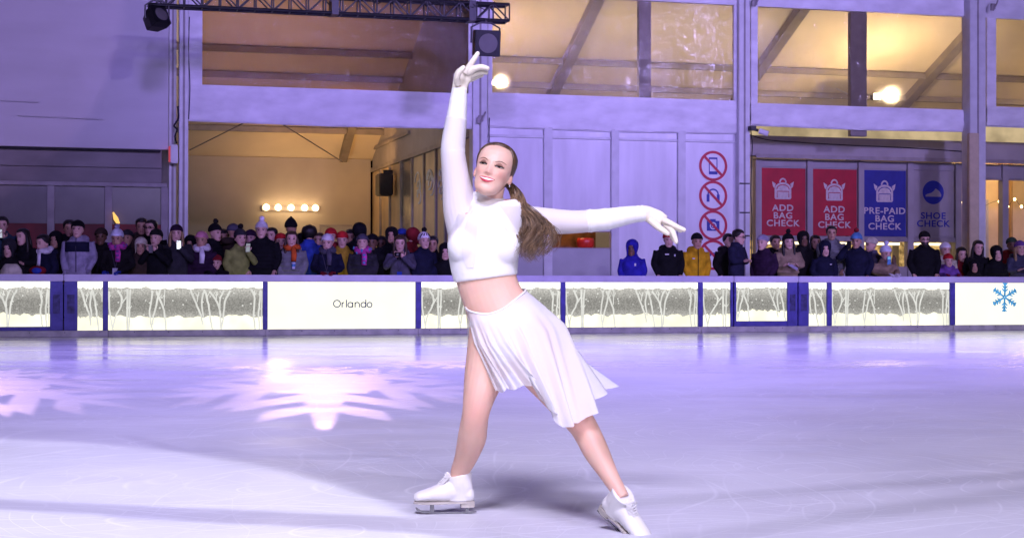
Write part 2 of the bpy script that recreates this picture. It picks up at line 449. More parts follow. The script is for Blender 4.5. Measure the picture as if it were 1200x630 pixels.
# ------------------------------------------------------------------ ice
def ice_mat():
    m, nt = new_mat('ice')
    out = nd(nt, 'ShaderNodeOutputMaterial')
    b = nd(nt, 'ShaderNodeBsdfPrincipled')
    L = nt.links.new
    geo = nd(nt, 'ShaderNodeTexCoord')
    # cloudy ice
    n1 = nd(nt, 'ShaderNodeTexNoise'); n1.inputs['Scale'].default_value = 0.35; n1.inputs['Detail'].default_value = 8
    n1.inputs['Roughness'].default_value = 0.65
    L(geo.outputs['Object'], n1.inputs['Vector'])
    r1 = nd(nt, 'ShaderNodeMapRange'); r1.inputs['From Min'].default_value = 0.32; r1.inputs['From Max'].default_value = 0.68
    L(n1.outputs['Fac'], r1.inputs['Value'])
    mx = nd(nt, 'ShaderNodeMix', data_type='RGBA')
    mx.inputs['A'].default_value = (0.58, 0.59, 0.64, 1); mx.inputs['B'].default_value = (0.74, 0.745, 0.78, 1)
    L(r1.outputs['Result'], mx.inputs['Factor'])
    # skate scratches: thin curved lines from warped voronoi edges, at two scales
    def scratch(scale, wd, rot, warp):
        mp = nd(nt, 'ShaderNodeMapping'); mp.inputs['Rotation'].default_value = (0, 0, rot); mp.inputs['Scale'].default_value = (1, 0.45, 1)
        L(geo.outputs['Object'], mp.inputs['Vector'])
        nz = nd(nt, 'ShaderNodeTexNoise'); nz.inputs['Scale'].default_value = 0.5; nz.inputs['Detail'].default_value = 2
        L(mp.outputs[0], nz.inputs['Vector'])
        ad = nd(nt, 'ShaderNodeVectorMath', operation='MULTIPLY_ADD')
        L(nz.outputs['Color'], ad.inputs[0]); ad.inputs[1].default_value = (warp,) * 3; L(mp.outputs[0], ad.inputs[2])
        vo = nd(nt, 'ShaderNodeTexVoronoi', feature='DISTANCE_TO_EDGE'); vo.inputs['Scale'].default_value = scale
        L(ad.outputs[0], vo.inputs['Vector'])
        mr = nd(nt, 'ShaderNodeMapRange'); mr.inputs['From Min'].default_value = 0.0; mr.inputs['From Max'].default_value = wd
        mr.inputs['To Min'].default_value = 1; mr.inputs['To Max'].default_value = 0
        L(vo.outputs['Distance'], mr.inputs['Value'])
        return mr.outputs['Result']
    s1 = scratch(0.55, 0.006, 0.4, 1.5); s2 = scratch(1.1, 0.008, -0.7, 2.2); s3 = scratch(2.0, 0.010, 1.3, 1.2)
    def arcs(scale, k, wd, off):
        mp = nd(nt, 'ShaderNodeMapping'); mp.inputs['Location'].default_value = (off, off * 1.7, 0)
        L(geo.outputs['Object'], mp.inputs['Vector'])
        nz = nd(nt, 'ShaderNodeTexNoise'); nz.inputs['Scale'].default_value = scale; nz.inputs['Detail'].default_value = 0.6
        L(mp.outputs[0], nz.inputs['Vector'])
        f = nd(nt, 'ShaderNodeMath', operation='MULTIPLY'); L(nz.outputs['Fac'], f.inputs[0]); f.inputs[1].default_value = k
        fr = nd(nt, 'ShaderNodeMath', operation='FRACT'); L(f.outputs[0], fr.inputs[0])
        sb = nd(nt, 'ShaderNodeMath', operation='SUBTRACT'); L(fr.outputs[0], sb.inputs[0]); sb.inputs[1].default_value = .5
        ab = nd(nt, 'ShaderNodeMath', operation='ABSOLUTE'); L(sb.outputs[0], ab.inputs[0])
        mr = nd(nt, 'ShaderNodeMapRange'); mr.inputs['From Min'].default_value = 0; mr.inputs['From Max'].default_value = wd
        mr.inputs['To Min'].default_value = 1; mr.inputs['To Max'].default_value = 0
        L(ab.outputs[0], mr.inputs['Value'])
        # each arc is broken up
        bk = nd(nt, 'ShaderNodeTexNoise'); bk.inputs['Scale'].default_value = 1.7; bk.inputs['Detail'].default_value = 3
        L(mp.outputs[0], bk.inputs['Vector'])
        br = nd(nt, 'ShaderNodeMapRange'); br.inputs['From Min'].default_value = .45; br.inputs['From Max'].default_value = .6
        L(bk.outputs['Fac'], br.inputs['Value'])
        mu = nd(nt, 'ShaderNodeMath', operation='MULTIPLY'); L(mr.outputs['Result'], mu.inputs[0]); L(br.outputs['Result'], mu.inputs[1])
        return mu.outputs[0]
    mask = nd(nt, 'ShaderNodeTexNoise'); mask.inputs['Scale'].default_value = 0.8; mask.inputs['Detail'].default_value = 6
    L(geo.outputs['Object'], mask.inputs['Vector'])
    mm = nd(nt, 'ShaderNodeMapRange'); mm.inputs['From Min'].default_value = 0.42; mm.inputs['From Max'].default_value = 0.65
    L(mask.outputs['Fac'], mm.inputs['Value'])
    a1 = nd(nt, 'ShaderNodeMath', operation='MAXIMUM'); L(s1, a1.inputs[0]); L(s2, a1.inputs[1])
    a2 = nd(nt, 'ShaderNodeMath', operation='MAXIMUM'); L(a1.outputs[0], a2.inputs[0]); L(s3, a2.inputs[1])
    a3 = nd(nt, 'ShaderNodeMath', operation='MULTIPLY'); L(a2.outputs[0], a3.inputs[0]); L(mm.outputs['Result'], a3.inputs[1])
    for q in ((.22, 46, .05, 3.0), (.35, 40, .06, 11.0), (.16, 70, .07, 23.0), (.6, 30, .06, 41.0)):
        ax = nd(nt, 'ShaderNodeMath', operation='MAXIMUM'); L(a3.outputs[0], ax.inputs[0]); L(arcs(*q), ax.inputs[1]); a3 = ax
    # shaved snow specks
    sp = nd(nt, 'ShaderNodeTexNoise'); sp.inputs['Scale'].default_value = 42; sp.inputs['Detail'].default_value = 3
    L(geo.outputs['Object'], sp.inputs['Vector'])
    sr = nd(nt, 'ShaderNodeMapRange'); sr.inputs['From Min'].default_value = 0.60; sr.inputs['From Max'].default_value = 0.70
    L(sp.outputs['Fac'], sr.inputs['Value'])
    sm = nd(nt, 'ShaderNodeMath', operation='MULTIPLY'); L(sr.outputs['Result'], sm.inputs[0]); L(mm.outputs['Result'], sm.inputs[1])
    a4 = nd(nt, 'ShaderNodeMath', operation='MAXIMUM'); L(a3.outputs[0], a4.inputs[0]); L(sm.outputs[0], a4.inputs[1])
    a5 = nd(nt, 'ShaderNodeMath', operation='MULTIPLY'); L(a4.outputs[0], a5.inputs[0]); a5.inputs[1].default_value = 0.62
    m2 = nd(nt, 'ShaderNodeMix', data_type='RGBA')
    L(a5.outputs[0], m2.inputs['Factor']); L(mx.outputs['Result'], m2.inputs['A']); m2.inputs['B'].default_value = (0.86, 0.87, 0.92, 1)
    L(m2.outputs['Result'], b.inputs['Base Color'])
    # gloss: wet patches and scraped patches, in long streaks
    mp2 = nd(nt, 'ShaderNodeMapping'); mp2.inputs['Scale'].default_value = (0.5, 1.4, 1)
    L(geo.outputs['Object'], mp2.inputs['Vector'])
    n3 = nd(nt, 'ShaderNodeTexNoise'); n3.inputs['Scale'].default_value = 1.3; n3.inputs['Detail'].default_value = 6
    L(mp2.outputs[0], n3.inputs['Vector'])
    r3 = nd(nt, 'ShaderNodeMapRange'); r3.inputs['From Min'].default_value = 0.35; r3.inputs['From Max'].default_value = 0.65
    r3.inputs['To Min'].default_value = 0.10; r3.inputs['To Max'].default_value = 0.24
    L(n3.outputs['Fac'], r3.inputs['Value'])
    # wetter and smoother along the barrier, scraped dull towards the middle of the rink
    dt = nd(nt, 'ShaderNodeVectorMath', operation='DOT_PRODUCT'); L(geo.outputs['Object'], dt.inputs[0])
    dt.inputs[1].default_value = tuple(N)
    dz = nd(nt, 'ShaderNodeMapRange'); dz.inputs['From Min'].default_value = O.dot(N) - 8.0; dz.inputs['From Max'].default_value = O.dot(N) - 15.0
    dz.inputs['To Min'].default_value = 0.0; dz.inputs['To Max'].default_value = 0.26
    L(dt.outputs['Value'], dz.inputs['Value'])
    rs = nd(nt, 'ShaderNodeMath', operation='ADD'); L(r3.outputs['Result'], rs.inputs[0]); L(dz.outputs['Result'], rs.inputs[1])
    L(rs.outputs[0], b.inputs['Roughness'])
    b.inputs['IOR'].default_value = 1.31
    b.inputs['Specular IOR Level'].default_value = 0.5
    n4 = nd(nt, 'ShaderNodeTexNoise'); n4.inputs['Scale'].default_value = 3.0; n4.inputs['Detail'].default_value = 6
    L(mp2.outputs[0], n4.inputs['Vector'])
    hs = nd(nt, 'ShaderNodeMath', operation='MULTIPLY_ADD'); L(a4.outputs[0], hs.inputs[0]); hs.inputs[1].default_value = 0.25; L(n4.outputs['Fac'], hs.inputs[2])
    bp = nd(nt, 'ShaderNodeBump'); bp.inputs['Strength'].default_value = 0.30; bp.inputs['Distance'].default_value = 0.012
    L(hs.outputs[0], bp.inputs['Height']); L(bp.outputs[0], b.inputs['Normal'])
    L(b.outputs[0], out.inputs['Surface'])
    return m
M['ice'] = ice_mat()
ice = MB().add([Wp(-60, -70, 0), Wp(60, -70, 0), Wp(60, 0.05, 0), Wp(-60, 0.05, 0)], [(0, 1, 2, 3)]).build('ice', M['ice'])
tag(ice, kind='structure')
ground = MB().add([(-300, -300, -0.02), (300, -300, -0.02), (300, 300, -0.02), (-300, 300, -0.02)], [(0, 1, 2, 3)]).build(
    'ground', pmat('asphalt', (0.05, 0.05, 0.055), rough=0.9))
tag(ground, kind='structure')
DECK = 0.30
mb = MB().box(-30, 30, 0.16, 24, 0.0, DECK)
dk = mb.build('deck', M['deck']); dk.location = Wp(0, 0, 0); dk.rotation_euler = (0, 0, ANG); tag(dk, kind='structure')

# ------------------------------------------------------------------ wall-frame things
class WT:
    """a thing in the wall frame; parts are given in (u, w, z)"""
    def __init__(s, name, u, w, z, label, cat, group=None):
        s.e = wall_thing(name, u, w, z, label, cat, group); s.o = Vector((u, w, z))
    def part(s, name, mb, mats, parent=None, **kw):
        mb.xform(Matrix.Translation(-s.o))
        return mb.build(name, mats, parent or s.e, **kw)
    def text(s, name, txt, size, mat, u, w, z, parent=None, **kw):
        return text_obj(name, txt, size, mat, parent or s.e, Vector((u, w, z)) - s.o, **kw)

# ------------------------------------------------------------------ the rink barrier
ZR0, ZR1, ZK = 0.945, 1.065, 0.112
bar = WT('rink_barrier', 0, 0, 0, 'long waist-high rink barrier with backlit winter panels and lavender rail', 'rink barrier')
rng = random.Random(3)
uA, uE = U(-430, 0), U(1650, 0)
seams = [U(x, 0) for x in (74.5, 859.5, 935)]
ed = [uA] + seams + [uE]
for i in range(4):
    bar.part('hand_rail', MB().box(ed[i] + 0.004, ed[i + 1] - 0.004, -0.035, 0.17, ZR0, ZR1), M['rail'], bevel=0.012)
kb = MB()
kseam = [uA] + [U(x, 0) for x in (127, 311, 490, 660, 821, 1000, 1116)] + [uE]
for i in range(len(kseam) - 1):
    kb.box(kseam[i] + 0.002, kseam[i + 1] - 0.002, -0.03, 0.12, 0.002, ZK)
bar.part('kick_plate', kb, M['kick'], bevel=0.008)
bb = MB()
for i in range(60):
    u = uA + (uE - uA) * (i + 0.5) / 60
    bb.ring2d(u, ZK * 0.72, 0.001, 0.008, -0.034, -0.0295, n=8)
bar.part('bolt_row', bb, M['dark'])

# strokes of the birch print on a full-width panel, in a 0..1 frame
PRINT = [([(.00, .80), (.008, .45), (.03, .0)], .020), ([(.06, .82), (.085, .66), (.08, .50), (.045, .28), (.03, .05)], .022),
         ([(.115, .68), (.082, .52)], .014), ([(.12, .84), (.12, .0)], .026), ([(.14, .84), (.132, .0)], .020),
         ([(.28, .82), (.277, .64), (.263, .32), (.28, .0)], .020), ([(.33, .84), (.31, .58), (.288, .29), (.28, .1)], .022),
         ([(.305, .80), (.348, .48), (.36, .32), (.37, .0)], .022), ([(.36, .84), (.357, .5)], .014),
         ([(.525, .84), (.563, .55), (.595, .29), (.606, .1)], .022), ([(.58, .78), (.569, .58)], .014),
         ([(.617, .84), (.60, .58), (.612, .26)], .022), ([(.622, .80), (.644, .52), (.655, .26), (.67, .0)], .022),
         ([(.65, .80), (.70, .58), (.72, .32), (.725, .0)], .022), ([(.70, .8), (.695, .58)], .013),
         ([(.745, .82), (.718, .62), (.716, .32)], .02), ([(.785, .82), (.752, .58), (.742, .32), (.73, .0)], .022),
         ([(.925, .84), (.946, .64), (.94, .32), (.952, .0)], .022), ([(.946, .8), (.95, .62)], .013),
         ([(.985, .82), (.978, .52), (.973, .32), (.98, .0)], .022), ([(.995, .8), (.993, .0)], .014)]
def wavy(n, base, amp, seed):
    r = random.Random(seed); ph = [r.uniform(0, 6.28) for _ in range(5)]
    fr = [2.3, 5.1, 9.7, 17.0, 31.0]; am = [.35, .3, .5, .5, .3]
    return [base + amp * sum(a * abs(sin(f * 1.6 * t + p)) for a, f, p in zip(am, fr, ph)) for t in [k / n for k in range(n + 1)]]
def tree_panel(px0, px1, seed, pyb=None, crop=(0.0, 1.0), z0=ZK + 0.002, z1=ZR0 - 0.002):
    u0, u1 = U(px0, 0), U(px1, 0)
    W_, H_ = u1 - u0, z1 - z0
    p = bar.part('light_panel', MB().box(u0, u1, 0.03, 0.10, z0, z1), M['pane'])
    n = max(24, int(W_ * 40))
    # snow bank
    wv = wavy(n, 0.18, 0.075, seed)
    mb = MB(); vs = []; fs = []
    for k in range(n + 1):
        u = u0 + W_ * k / n
        vs += [(u, 0.022, z0), (u, 0.022, z0 + H_ * wv[k])]
    for k in range(n): fs.append((2 * k, 2 * k + 2, 2 * k + 3, 2 * k + 1))
    mb.add(vs, fs)
    bar.part('snow_print', mb, M['glow'], p)
    # glowing top band
    wv = wavy(n, 0.07, 0.055, seed + 50)
    mb = MB(); vs = []; fs = []
    for k in range(n + 1):
        u = u0 + W_ * k / n
        vs += [(u, 0.024, z1 - H_ * wv[k]), (u, 0.024, z1)]
    for k in range(n): fs.append((2 * k, 2 * k + 2, 2 * k + 3, 2 * k + 1))
    mb.add(vs, fs)
    bar.part('glow_print', mb, M['glow_top'], p)
    # birches
    r = random.Random(seed); mb = MB()
    c0, c1 = crop
    for pts, wd in PRINT:
        if not (c0 - 0.002 <= min(q[0] for q in pts) and max(q[0] for q in pts) <= c1 + 0.002): continue
        Q = [(u0 + W_ * (q[0] - c0) / (c1 - c0), z0 + H_ * q[1]) for q in catmull(pts, 4)]
        Q = [(min(max(a + r.uniform(-.006, .006), u0 + .012), u1 - .012), b) for a, b in Q]
        w_ = wd * 1.5
        mb.stroke(Q, [w_ * (0.75 + 0.35 * k / len(Q)) for k in range(len(Q))][::-1], 0.014, 0.019)
        # twigs at the crown
        for s in (-1, 1):
            a = Q[1 + (len(Q) > 3)]
            ln = r.uniform(.03, .09)
            e = (min(max(a[0] + s * ln * 0.55, u0 + .01), u1 - .01), min(a[1] + ln, z1 - .02))
            mb.stroke([a, e], 0.012, 0.0145, 0.0185)
    bar.part('tree_print', mb, M['tree_print'], p)
    mb = MB()
    for k in range(int(W_ * 13)):
        u = r.uniform(u0 + .03, u1 - .03); z = z0 + H_ * r.uniform(.28, .86)
        mb.ring2d(u, z, 0.001, r.uniform(.007, .016), 0.017, 0.029, n=9)
    bar.part('flake_print', mb, M['tree_print'], p)
    return p
def white_panel(px0, px1):
    u0, u1 = U(px0, 0), U(px1, 0)
    return bar.part('light_panel', MB().box(u0, u1, 0.03, 0.10, ZK + .002, ZR0 - .002), M['white_panel'])
def post(px0, px1, mat='blue'):
    return bar.part('post', MB().box(U(px0, 0) + .003, U(px1, 0) - .003, -0.012, 0.14, ZK + .001, ZR0 - .001), M[mat], bevel=0.008)
for a, b in ((120.5, 127), (308, 314), (487, 494), (657, 663), (818, 824), (969, 975), (1113, 1119.5)): post(a, b)
for a, b in ((58.5, 74), (75, 91), (922.5, 934.5), (935.5, 948)):
    p_ = post(a, b)
    bar.part('hinge_insert', MB().box(U(a, 0) + .05, U(b, 0) - .05, -0.02, -0.013, 0.40, 0.72), M['blue2'], p_)
for a, b in ((856, 859), (860, 863)): post(a, b)
tree_panel(-60, 58.5, 11, crop=(0.35, 1.0), z0=ZK + 0.07)
post(-67, -61); tree_panel(-240, -67, 21); post(-247, -240); tree_panel(-428, -247, 22)
tree_panel(91, 120.5, 12, crop=(.50, .70))
tree_panel(127, 308, 13)
wp = white_panel(314, 487)
tree_panel(494, 657, 14)
tree_panel(663, 818, 15)
tree_panel(824, 856, 16, crop=(0.0, .16))
tree_panel(863, 922.5, 17, crop=(.26, .68), z0=ZK + 0.10)
tree_panel(948, 969, 18, crop=(.59, .74))
tree_panel(975, 1113, 19)
wp2 = white_panel(1119.5, 1290)
post(1290, 1296); tree_panel(1296, 1450, 23); post(1450, 1456); tree_panel(1456, 1640, 24)
# threshold bars under the two gates
bar.part('gate_sill', MB().box(U(-60, 0), U(58.5, 0), 0.0, .10, ZK + .002, ZK + .066), M['blue'])
bar.part('gate_sill', MB().box(U(863, 0), U(922.5, 0), 0.0, .10, ZK + .002, ZK + .096), M['blue'])
# faint birches printed behind the white on the last panel
mb = MB(); r_ = random.Random(5)
for c in (1135, 1148, 1196):
    for k in range(5):
        a = (U(c + r_.uniform(-3, 3), 0), 0.25 + r_.uniform(0, .1)); s = r_.uniform(-1, 1)
        mb.stroke([a, (a[0] + s * .12, a[1] + .25), (a[0] + s * .3, a[1] + .42)], 0.018, .024, .029)
bar.part('tree_print', mb, emat('faint_tree_light', (0.86, 0.87, 0.84), 1.15), wp2)
# lettering: thin round strokes
mb = MB()
def arc(cx, cz, r, a0, a1, n=22): return [(cx + r * cos(radians(a0 + (a1 - a0) * k / n)), cz + r * sin(radians(a0 + (a1 - a0) * k / n))) for k in range(n + 1)]
pxm = (U(434, 0) - U(391, 0)) / 43.0
lx = U(391, 0); bz = Zz(391, 360, 0); s_ = pxm
def stk(pts, w=1.15): mb.stroke([(lx + x * s_, bz + z * s_) for x, z in pts], w * s_, 0.022, 0.028)
stk(arc(4.2, 4.3, 4.0, 0, 360, 36), 1.1)
stk([(10.2, 0), (10.2, 5.6)]); stk(arc(12.2, 3.6, 2.0, 180, 80, 8))
stk([(15.2, 0), (15.2, 8.8)])
stk(arc(19.8, 2.9, 2.8, 0, 360, 26)); stk([(22.6, 0), (22.6, 5.8)])
stk([(25.4, 0), (25.4, 5.8)]); stk(arc(27.9, 3.3, 2.5, 180, 0, 14)); stk([(30.4, 0), (30.4, 3.4)])
stk(arc(35.2, 2.9, 2.8, 0, 360, 26)); stk([(38.0, 0), (38.0, 9.0)])
stk(arc(42.4, 2.9, 2.8, 0, 360, 26))
bar.part('lettering', mb, M['letter'], wp)
# the glittery blue snowflake sign
sf = WT('snowflake_sign', U(1177, 0), 0, Zz(1177, 348, 0), 'glittery blue snowflake mounted on the white barrier panel', 'snowflake')
mb = MB(); cu, cz = U(1177, 0), Zz(1177, 348, 0)
for k in range(6):
    an = radians(28 + 60 * k); R = 0.29
    e = (cu + R * cos(an), cz + R * sin(an))
    mb.stroke([(cu + .01 * cos(an), cz + .01 * sin(an)), e], [.03, .045], -0.018 + k * .0006, -0.003 + k * .0002)
    for t in (.38, .6, .82):
        for s in (-1, 1):
            b0 = (cu + R * t * cos(an), cz + R * t * sin(an))
            a2 = an + s * radians(50); l_ = .085 * (1.15 - t * .5)
            mb.stroke([b0, (b0[0] + l_ * cos(a2), b0[1] + l_ * sin(a2))], [.028, .018], -0.0215 + s * .0007 + k * .0001, -0.006)
sf.part('arms', mb, M['flake'])
# ================================================================== tent facade
WF = 3.0
ZT = 8.2                                  # everything runs up past the top of the frame
def zf(py, px=600, w=WF): return Zz(px, py, w)
Zband1 = 0.5 * (Zz(240, 103.5, WF) + Zz(1130, 130, WF))      # top of the fabric valance
Zv1 = Zband1

def column(px0, px1, label, w0=WF - 0.12, w1=WF + 0.2, z1=ZT, mats=('frame',), split=None):
    c = WT('tent_column', U((px0 + px1) / 2, w0), w0, DECK, label, 'tent column', 'tent columns')
    u0, u1 = U(px0, w0), U(px1, w0)
    c.part('upright', MB().box(u0, u1, w0, w1, DECK, z1), M[mats[0]], bevel=0.01)
    # keder rail: a groove strip proud of the face
    um = (u0 + u1) / 2
    c.part('keder_track', MB().box(um - .02, um + .02, w0 - 0.008, w0 - 0.001, DECK + .1, z1 - .02), M['frame_d'])
    c.part('base_plate', MB().box(u0 - .06, u1 + .06, w0 - .06, w1 + .06, DECK + .001, DECK + .02), M['frame_d'])
    return c
column(209.5, 220, 'white tent column between the dark glazed hall and the open entrance')
column(197.5, 206, 'narrow grey tent column beside the wall junction box', w0=WF + 0.15, w1=WF + 0.4)
c3 = column(554, 571, 'purple-lit tent column behind the skater with raised arm')
c4 = column(866, 879, 'tent column between the prohibition signs and the red banners', w0=WF - .16)
c5 = column(1137, 1155.5, 'square tent column standing between the shoe check banner and the warm windows', w0=WF - .3, w1=WF + .05)
c5.part('warm_lit_face', MB().box(U(1136.5, WF - .42), U(1147.5, WF - .42), WF - .42, WF - .31, DECK, Zz(1140, 156, WF - .4)), M['beige'], bevel=.01)  # beige slab stands in for warm light on the column's left side
# bolts and brackets on the columns
def bracket(px, py, w, label):
    t = WT('clamp_bracket', U(px, w), w, Zz(px, py, w), label, 'bracket', 'clamps on the tent columns')
    u, z = UZ(px, py, w)
    mb = MB().box(u - .05, u + .05, w - .05, w, z - .06, z + .06).box(u - .09, u - .03, w - .09, w - .052, z - .10, z + .02)
    mb.tube([(u - .02, w - .06, z - .1), (u + .05, w - .10, z + .06), (u + .09, w - .07, z + .13)], .018, 8)
    t.part('clamp', mb, M['frame_d'], bevel=.006)
bracket(563, 139, WF - .13, 'small metal clamp on the column behind the skater')
bracket(884, 3, WF - .17, 'metal clamp at the top of the column over the security camera')
bracket(1163, 8, WF - .31, 'tall metal clamp at the top of the right-hand column')

# left hall: slack fabric above, fascia, dark glazing, red hoarding
lw = WT('fabric_wall', U(100, WF), WF, Zz(100, 173, WF), 'large slack purple-lit fabric wall over the dark glazed hall', 'fabric wall')
u0, u1 = U(-420, WF), U(197, WF)
z0 = Zz(100, 173, WF)
mb = MB(); nu, nz_ = 40, 30; rr_ = random.Random(2)
vs = []; fs = []
for j in range(nz_ + 1):
    for i in range(nu + 1):
        s, t = i / nu, j / nz_
        sag = 0.05 * sin(pi * s) * (1 - t) + 0.012 * sin(9 * t + 3 * s) * (1 - t) + .01 * sin(23 * s + 4 * t)
        vs.append((u0 + (u1 - u0) * s, WF + 0.05 - sag, z0 + (ZT - z0) * t))
for j in range(nz_):
    for i in range(nu):
        a = j * (nu + 1) + i; fs.append((a, a + 1, a + nu + 2, a + nu + 1))
mb.add(vs, fs)
mb2 = MB(); mb2.add([(v[0], v[1] + .02, v[2]) for v in vs], [tuple(reversed(f)) for f in fs])
mb.add(mb2.v, mb2.f)
lw.part('cloth', mb, M['wall_fabric'], smooth=True)
lw.part('hem_bar', MB().tube([(u0, WF + .0, z0 - .02), (u1 - .15, WF + .0, z0 - .035)], .022, 8), M['dark'])
seam = MB()
for py, pa, pb in ((118, -60, 45), (136, 20, 120)):
    seam.tube([(U(pa, WF), WF - .028, Zz(40, py, WF)), (U(pb, WF), WF - .022, Zz(40, py + 2, WF))], .006, 6)
lw.part('seam', seam, M['wall_fabric'])
lh = WT('glazed_hall', U(100, WF), WF, DECK, 'dark glazed hall front with grey fascia and red hoarding below', 'building')
def lz(py): return Zz(100, py, WF + .1)
ua, ub = U(-420, WF + .1), U(189, WF + .1)
lh.part('fascia', MB().box(ua, ub, WF + .08, WF + .3, lz(195.5), lz(174.5)), M['fascia'], bevel=.008)
lh.part('fascia', MB().box(ua, ub, WF + .12, WF + .3, lz(213), lz(196)), M['fascia'], bevel=.008)
lh.part('header_rail', MB().box(ua, ub + .1, WF + .06, WF + .2, lz(218), lz(213.3)), M['frame_d'], bevel=.008)
for a, b in ((-78, -70), (-240, -232), (55, 63.5), (122.5, 131), (188.5, 196.5)):
    lh.part('mullion', MB().box(U(a, WF + .08), U(b, WF + .08), WF + .07, WF + .2, DECK, lz(218.2)), M['frame_d'], bevel=.006)
for a, b in ((-420, -240), (-232, -78), (-70, 55), (63.5, 122.5), (131, 188.5)):
    lh.part('window', MB().box(U(a, WF + .08) + .004, U(b, WF + .08) - .004, WF + .13, WF + .15, lz(262), lz(218.4)), M['dark_glass'])
    lh.part('hoarding', MB().box(U(a, WF + .08) + .004, U(b, WF + .08) - .004, WF + .10, WF + .16, DECK, lz(262.3)), M['red_band'])
lh.part('back_wall', MB().box(ua, ub + .3, WF + 3, WF + 3.1, DECK, 8), M['fascia'])
sc = WT('wall_sconce', U(137, WF), WF, Zz(137, 257, WF), 'small glowing gold wall light on the dark glazed hall', 'lamp')
u, z = UZ(137, 256, WF)
sc.part('arm', MB().box(u - .015, u + .015, WF + .02, WF + .069, z - .08, z - .04), M['dark'])
sc.part('shade', MB().tube([(u + .03, WF, z - .10), (u - .02, WF, z + .0), (u - .07, WF, z + .12)], [.03, .045, .012], 10), emat('sconce_light', (1, .55, .15), 1.3))
# junction box and cable on the narrow column
jb = WT('junction_box', U(203, WF), WF, Zz(203, 180, WF), 'white junction box with a pink-lit side on the narrow grey column', 'junction box')
u0, z0 = UZ(200, 191, WF - .1); u1, z1 = UZ(208.5, 169.5, WF - .1)
jb.part('box', MB().box(u0, u1, WF - .1, WF + .149, z0, z1), M['frame'], bevel=.012)
jb.part('lit_side', MB().box(u0 - .03, u0 - .002, WF - .08, WF + .1, z0 + .03, z1 - .03), emat('pink_lit_side', (.9, .12, .2), .5))  # pink light on the box's left side, put in as a glowing slab
cb = WT('loose_cable', U(205, WF), WF, Zz(205, 150, WF), 'dark looped cable hanging above the white junction box', 'cable')
pts = [(207, 168), (205, 160), (207.5, 152), (204, 148), (206, 144), (209, 138), (208.5, 125)]
cb.part('cord', MB().tube([(UZ(a, b, WF - .14)[0], WF - .14 - .02 * (k % 2), UZ(a, b, WF - .14)[1]) for k, (a, b) in enumerate(catmull(pts, 4))], .018, 6), M['dark'])

# fabric valance bands and vinyl windows
def zs(px, py, w=WF): return UZ(px, py, w)[1]
VAL = [(220, 554, 104.5, 145.0), (571, 866, 113.5, 151.5), (879, 1137, 125.0, 149.5), (1155.5, 1620, 132.5, 154.0)]
VN = ['band under the frosted window at the open entrance', 'band over the purple partition and prohibition signs',
      'band over the red and blue banners', 'band at the right end over the warm windows']
for (a, b, t, l), nm in zip(VAL, VN):
    pm = (a + b) / 2
    v = WT('fabric_valance', U(pm, WF), WF, zs(pm, l), 'taut white fabric ' + nm, 'valance', 'fabric valances of the tent front')
    u0, u1 = U(a, WF), U(b, WF); zt, zl = zs(pm, t), zs(pm, l)
    mb = MB(); vs = []; fs = []; nu, nv = 60, 10
    for j in range(nv + 1):
        for i in range(nu + 1):
            s, q = i / nu, j / nv
            wr = .012 * sin(38 * s + 9 * q) * (1 - q) + .008 * sin(90 * s - 14 * q + 2 * sin(7 * s)) * (.3 + (1 - q)) + .02 * sin(pi * q)
            zz = zl + (zt - zl) * q - .03 * sin(pi * s) * (1 - q)
            vs.append((u0 + (u1 - u0) * s, WF - .03 - wr, zz))
    for j in range(nv):
        for i in range(nu):
            k = j * (nu + 1) + i; fs.append((k, k + 1, k + nu + 2, k + nu + 1))
    mb.add(vs, fs); mb.add([(x, WF + .05, z) for x, y, z in vs], [tuple(reversed(f)) for f in fs])
    v.part('band', mb, M['fabric'], smooth=True)
    v.part('hem_tube', MB().tube([(u0, WF + .01, zl - .01), ((u0 + u1) / 2, WF + .01, zl - .04), (u1, WF + .01, zl - .01)], .02, 8), M['fabric'])
# a roof-level beam whose underside shows at the upper right
tb = WT('header_beam', U(900, WF), WF, zs(900, 8), 'purple-lit fabric header beam along the top of the tent front', 'beam')
tb.part('cover', MB().box(U(571, WF), U(1630, WF), WF - .06, WF + .1, zs(940, 10.5), ZT + .2), M['fabric'], bevel=.02)

def vwin(a, b, t_py, posts, label, mat='vinyl', edge=(10, 10), top=None):
    pm = (a + b) / 2
    v = WT('vinyl_window', U(pm, WF), WF, zs(pm, t_py), label, 'window', 'clear vinyl windows of the tent front')
    u0, u1 = U(a, WF), U(b, WF); zl = zs(pm, t_py) - .03; zt = top or ZT
    ea, eb = U(a + edge[0], WF), U(b - edge[1], WF)
    v.part('side_border', MB().box(u0, ea, WF - .045, WF + .03, zl, zt), M['fabric'], bevel=.008)
    v.part('side_border', MB().box(eb, u1, WF - .045, WF + .03, zl, zt), M['fabric'], bevel=.008)
    mb = MB(); vs = []; fs = []; nu, nv = 24, 16
    for j in range(nv + 1):
        for i in range(nu + 1):
            s, q = i / nu, j / nv
            vs.append((ea + (eb - ea) * s, WF + .012 * sin(8 * s + 5 * q) + .006 * sin(31 * s + 3 * q), zl + (zt - zl) * q))
    for j in range(nv):
        for i in range(nu):
            k = j * (nu + 1) + i; fs.append((k, k + 1, k + nu + 2, k + nu + 1))
    mb.add(vs, fs)
    v.part('pane', mb, M[mat], smooth=True)
    for (p0, p1) in posts:
        v.part('post', MB().box(U(p0, WF + .1), U(p1, WF + .1), WF + .06, WF + .2, zl - .6, zt), M['rafter'], bevel=.008)
zh = zs(940, 10.5)
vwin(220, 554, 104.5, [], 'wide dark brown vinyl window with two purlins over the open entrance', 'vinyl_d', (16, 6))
vwin(571, 866, 113.5, [(748, 762)], 'warm vinyl window with a diagonal rafter over the purple partition', 'vinyl', (5, 7))
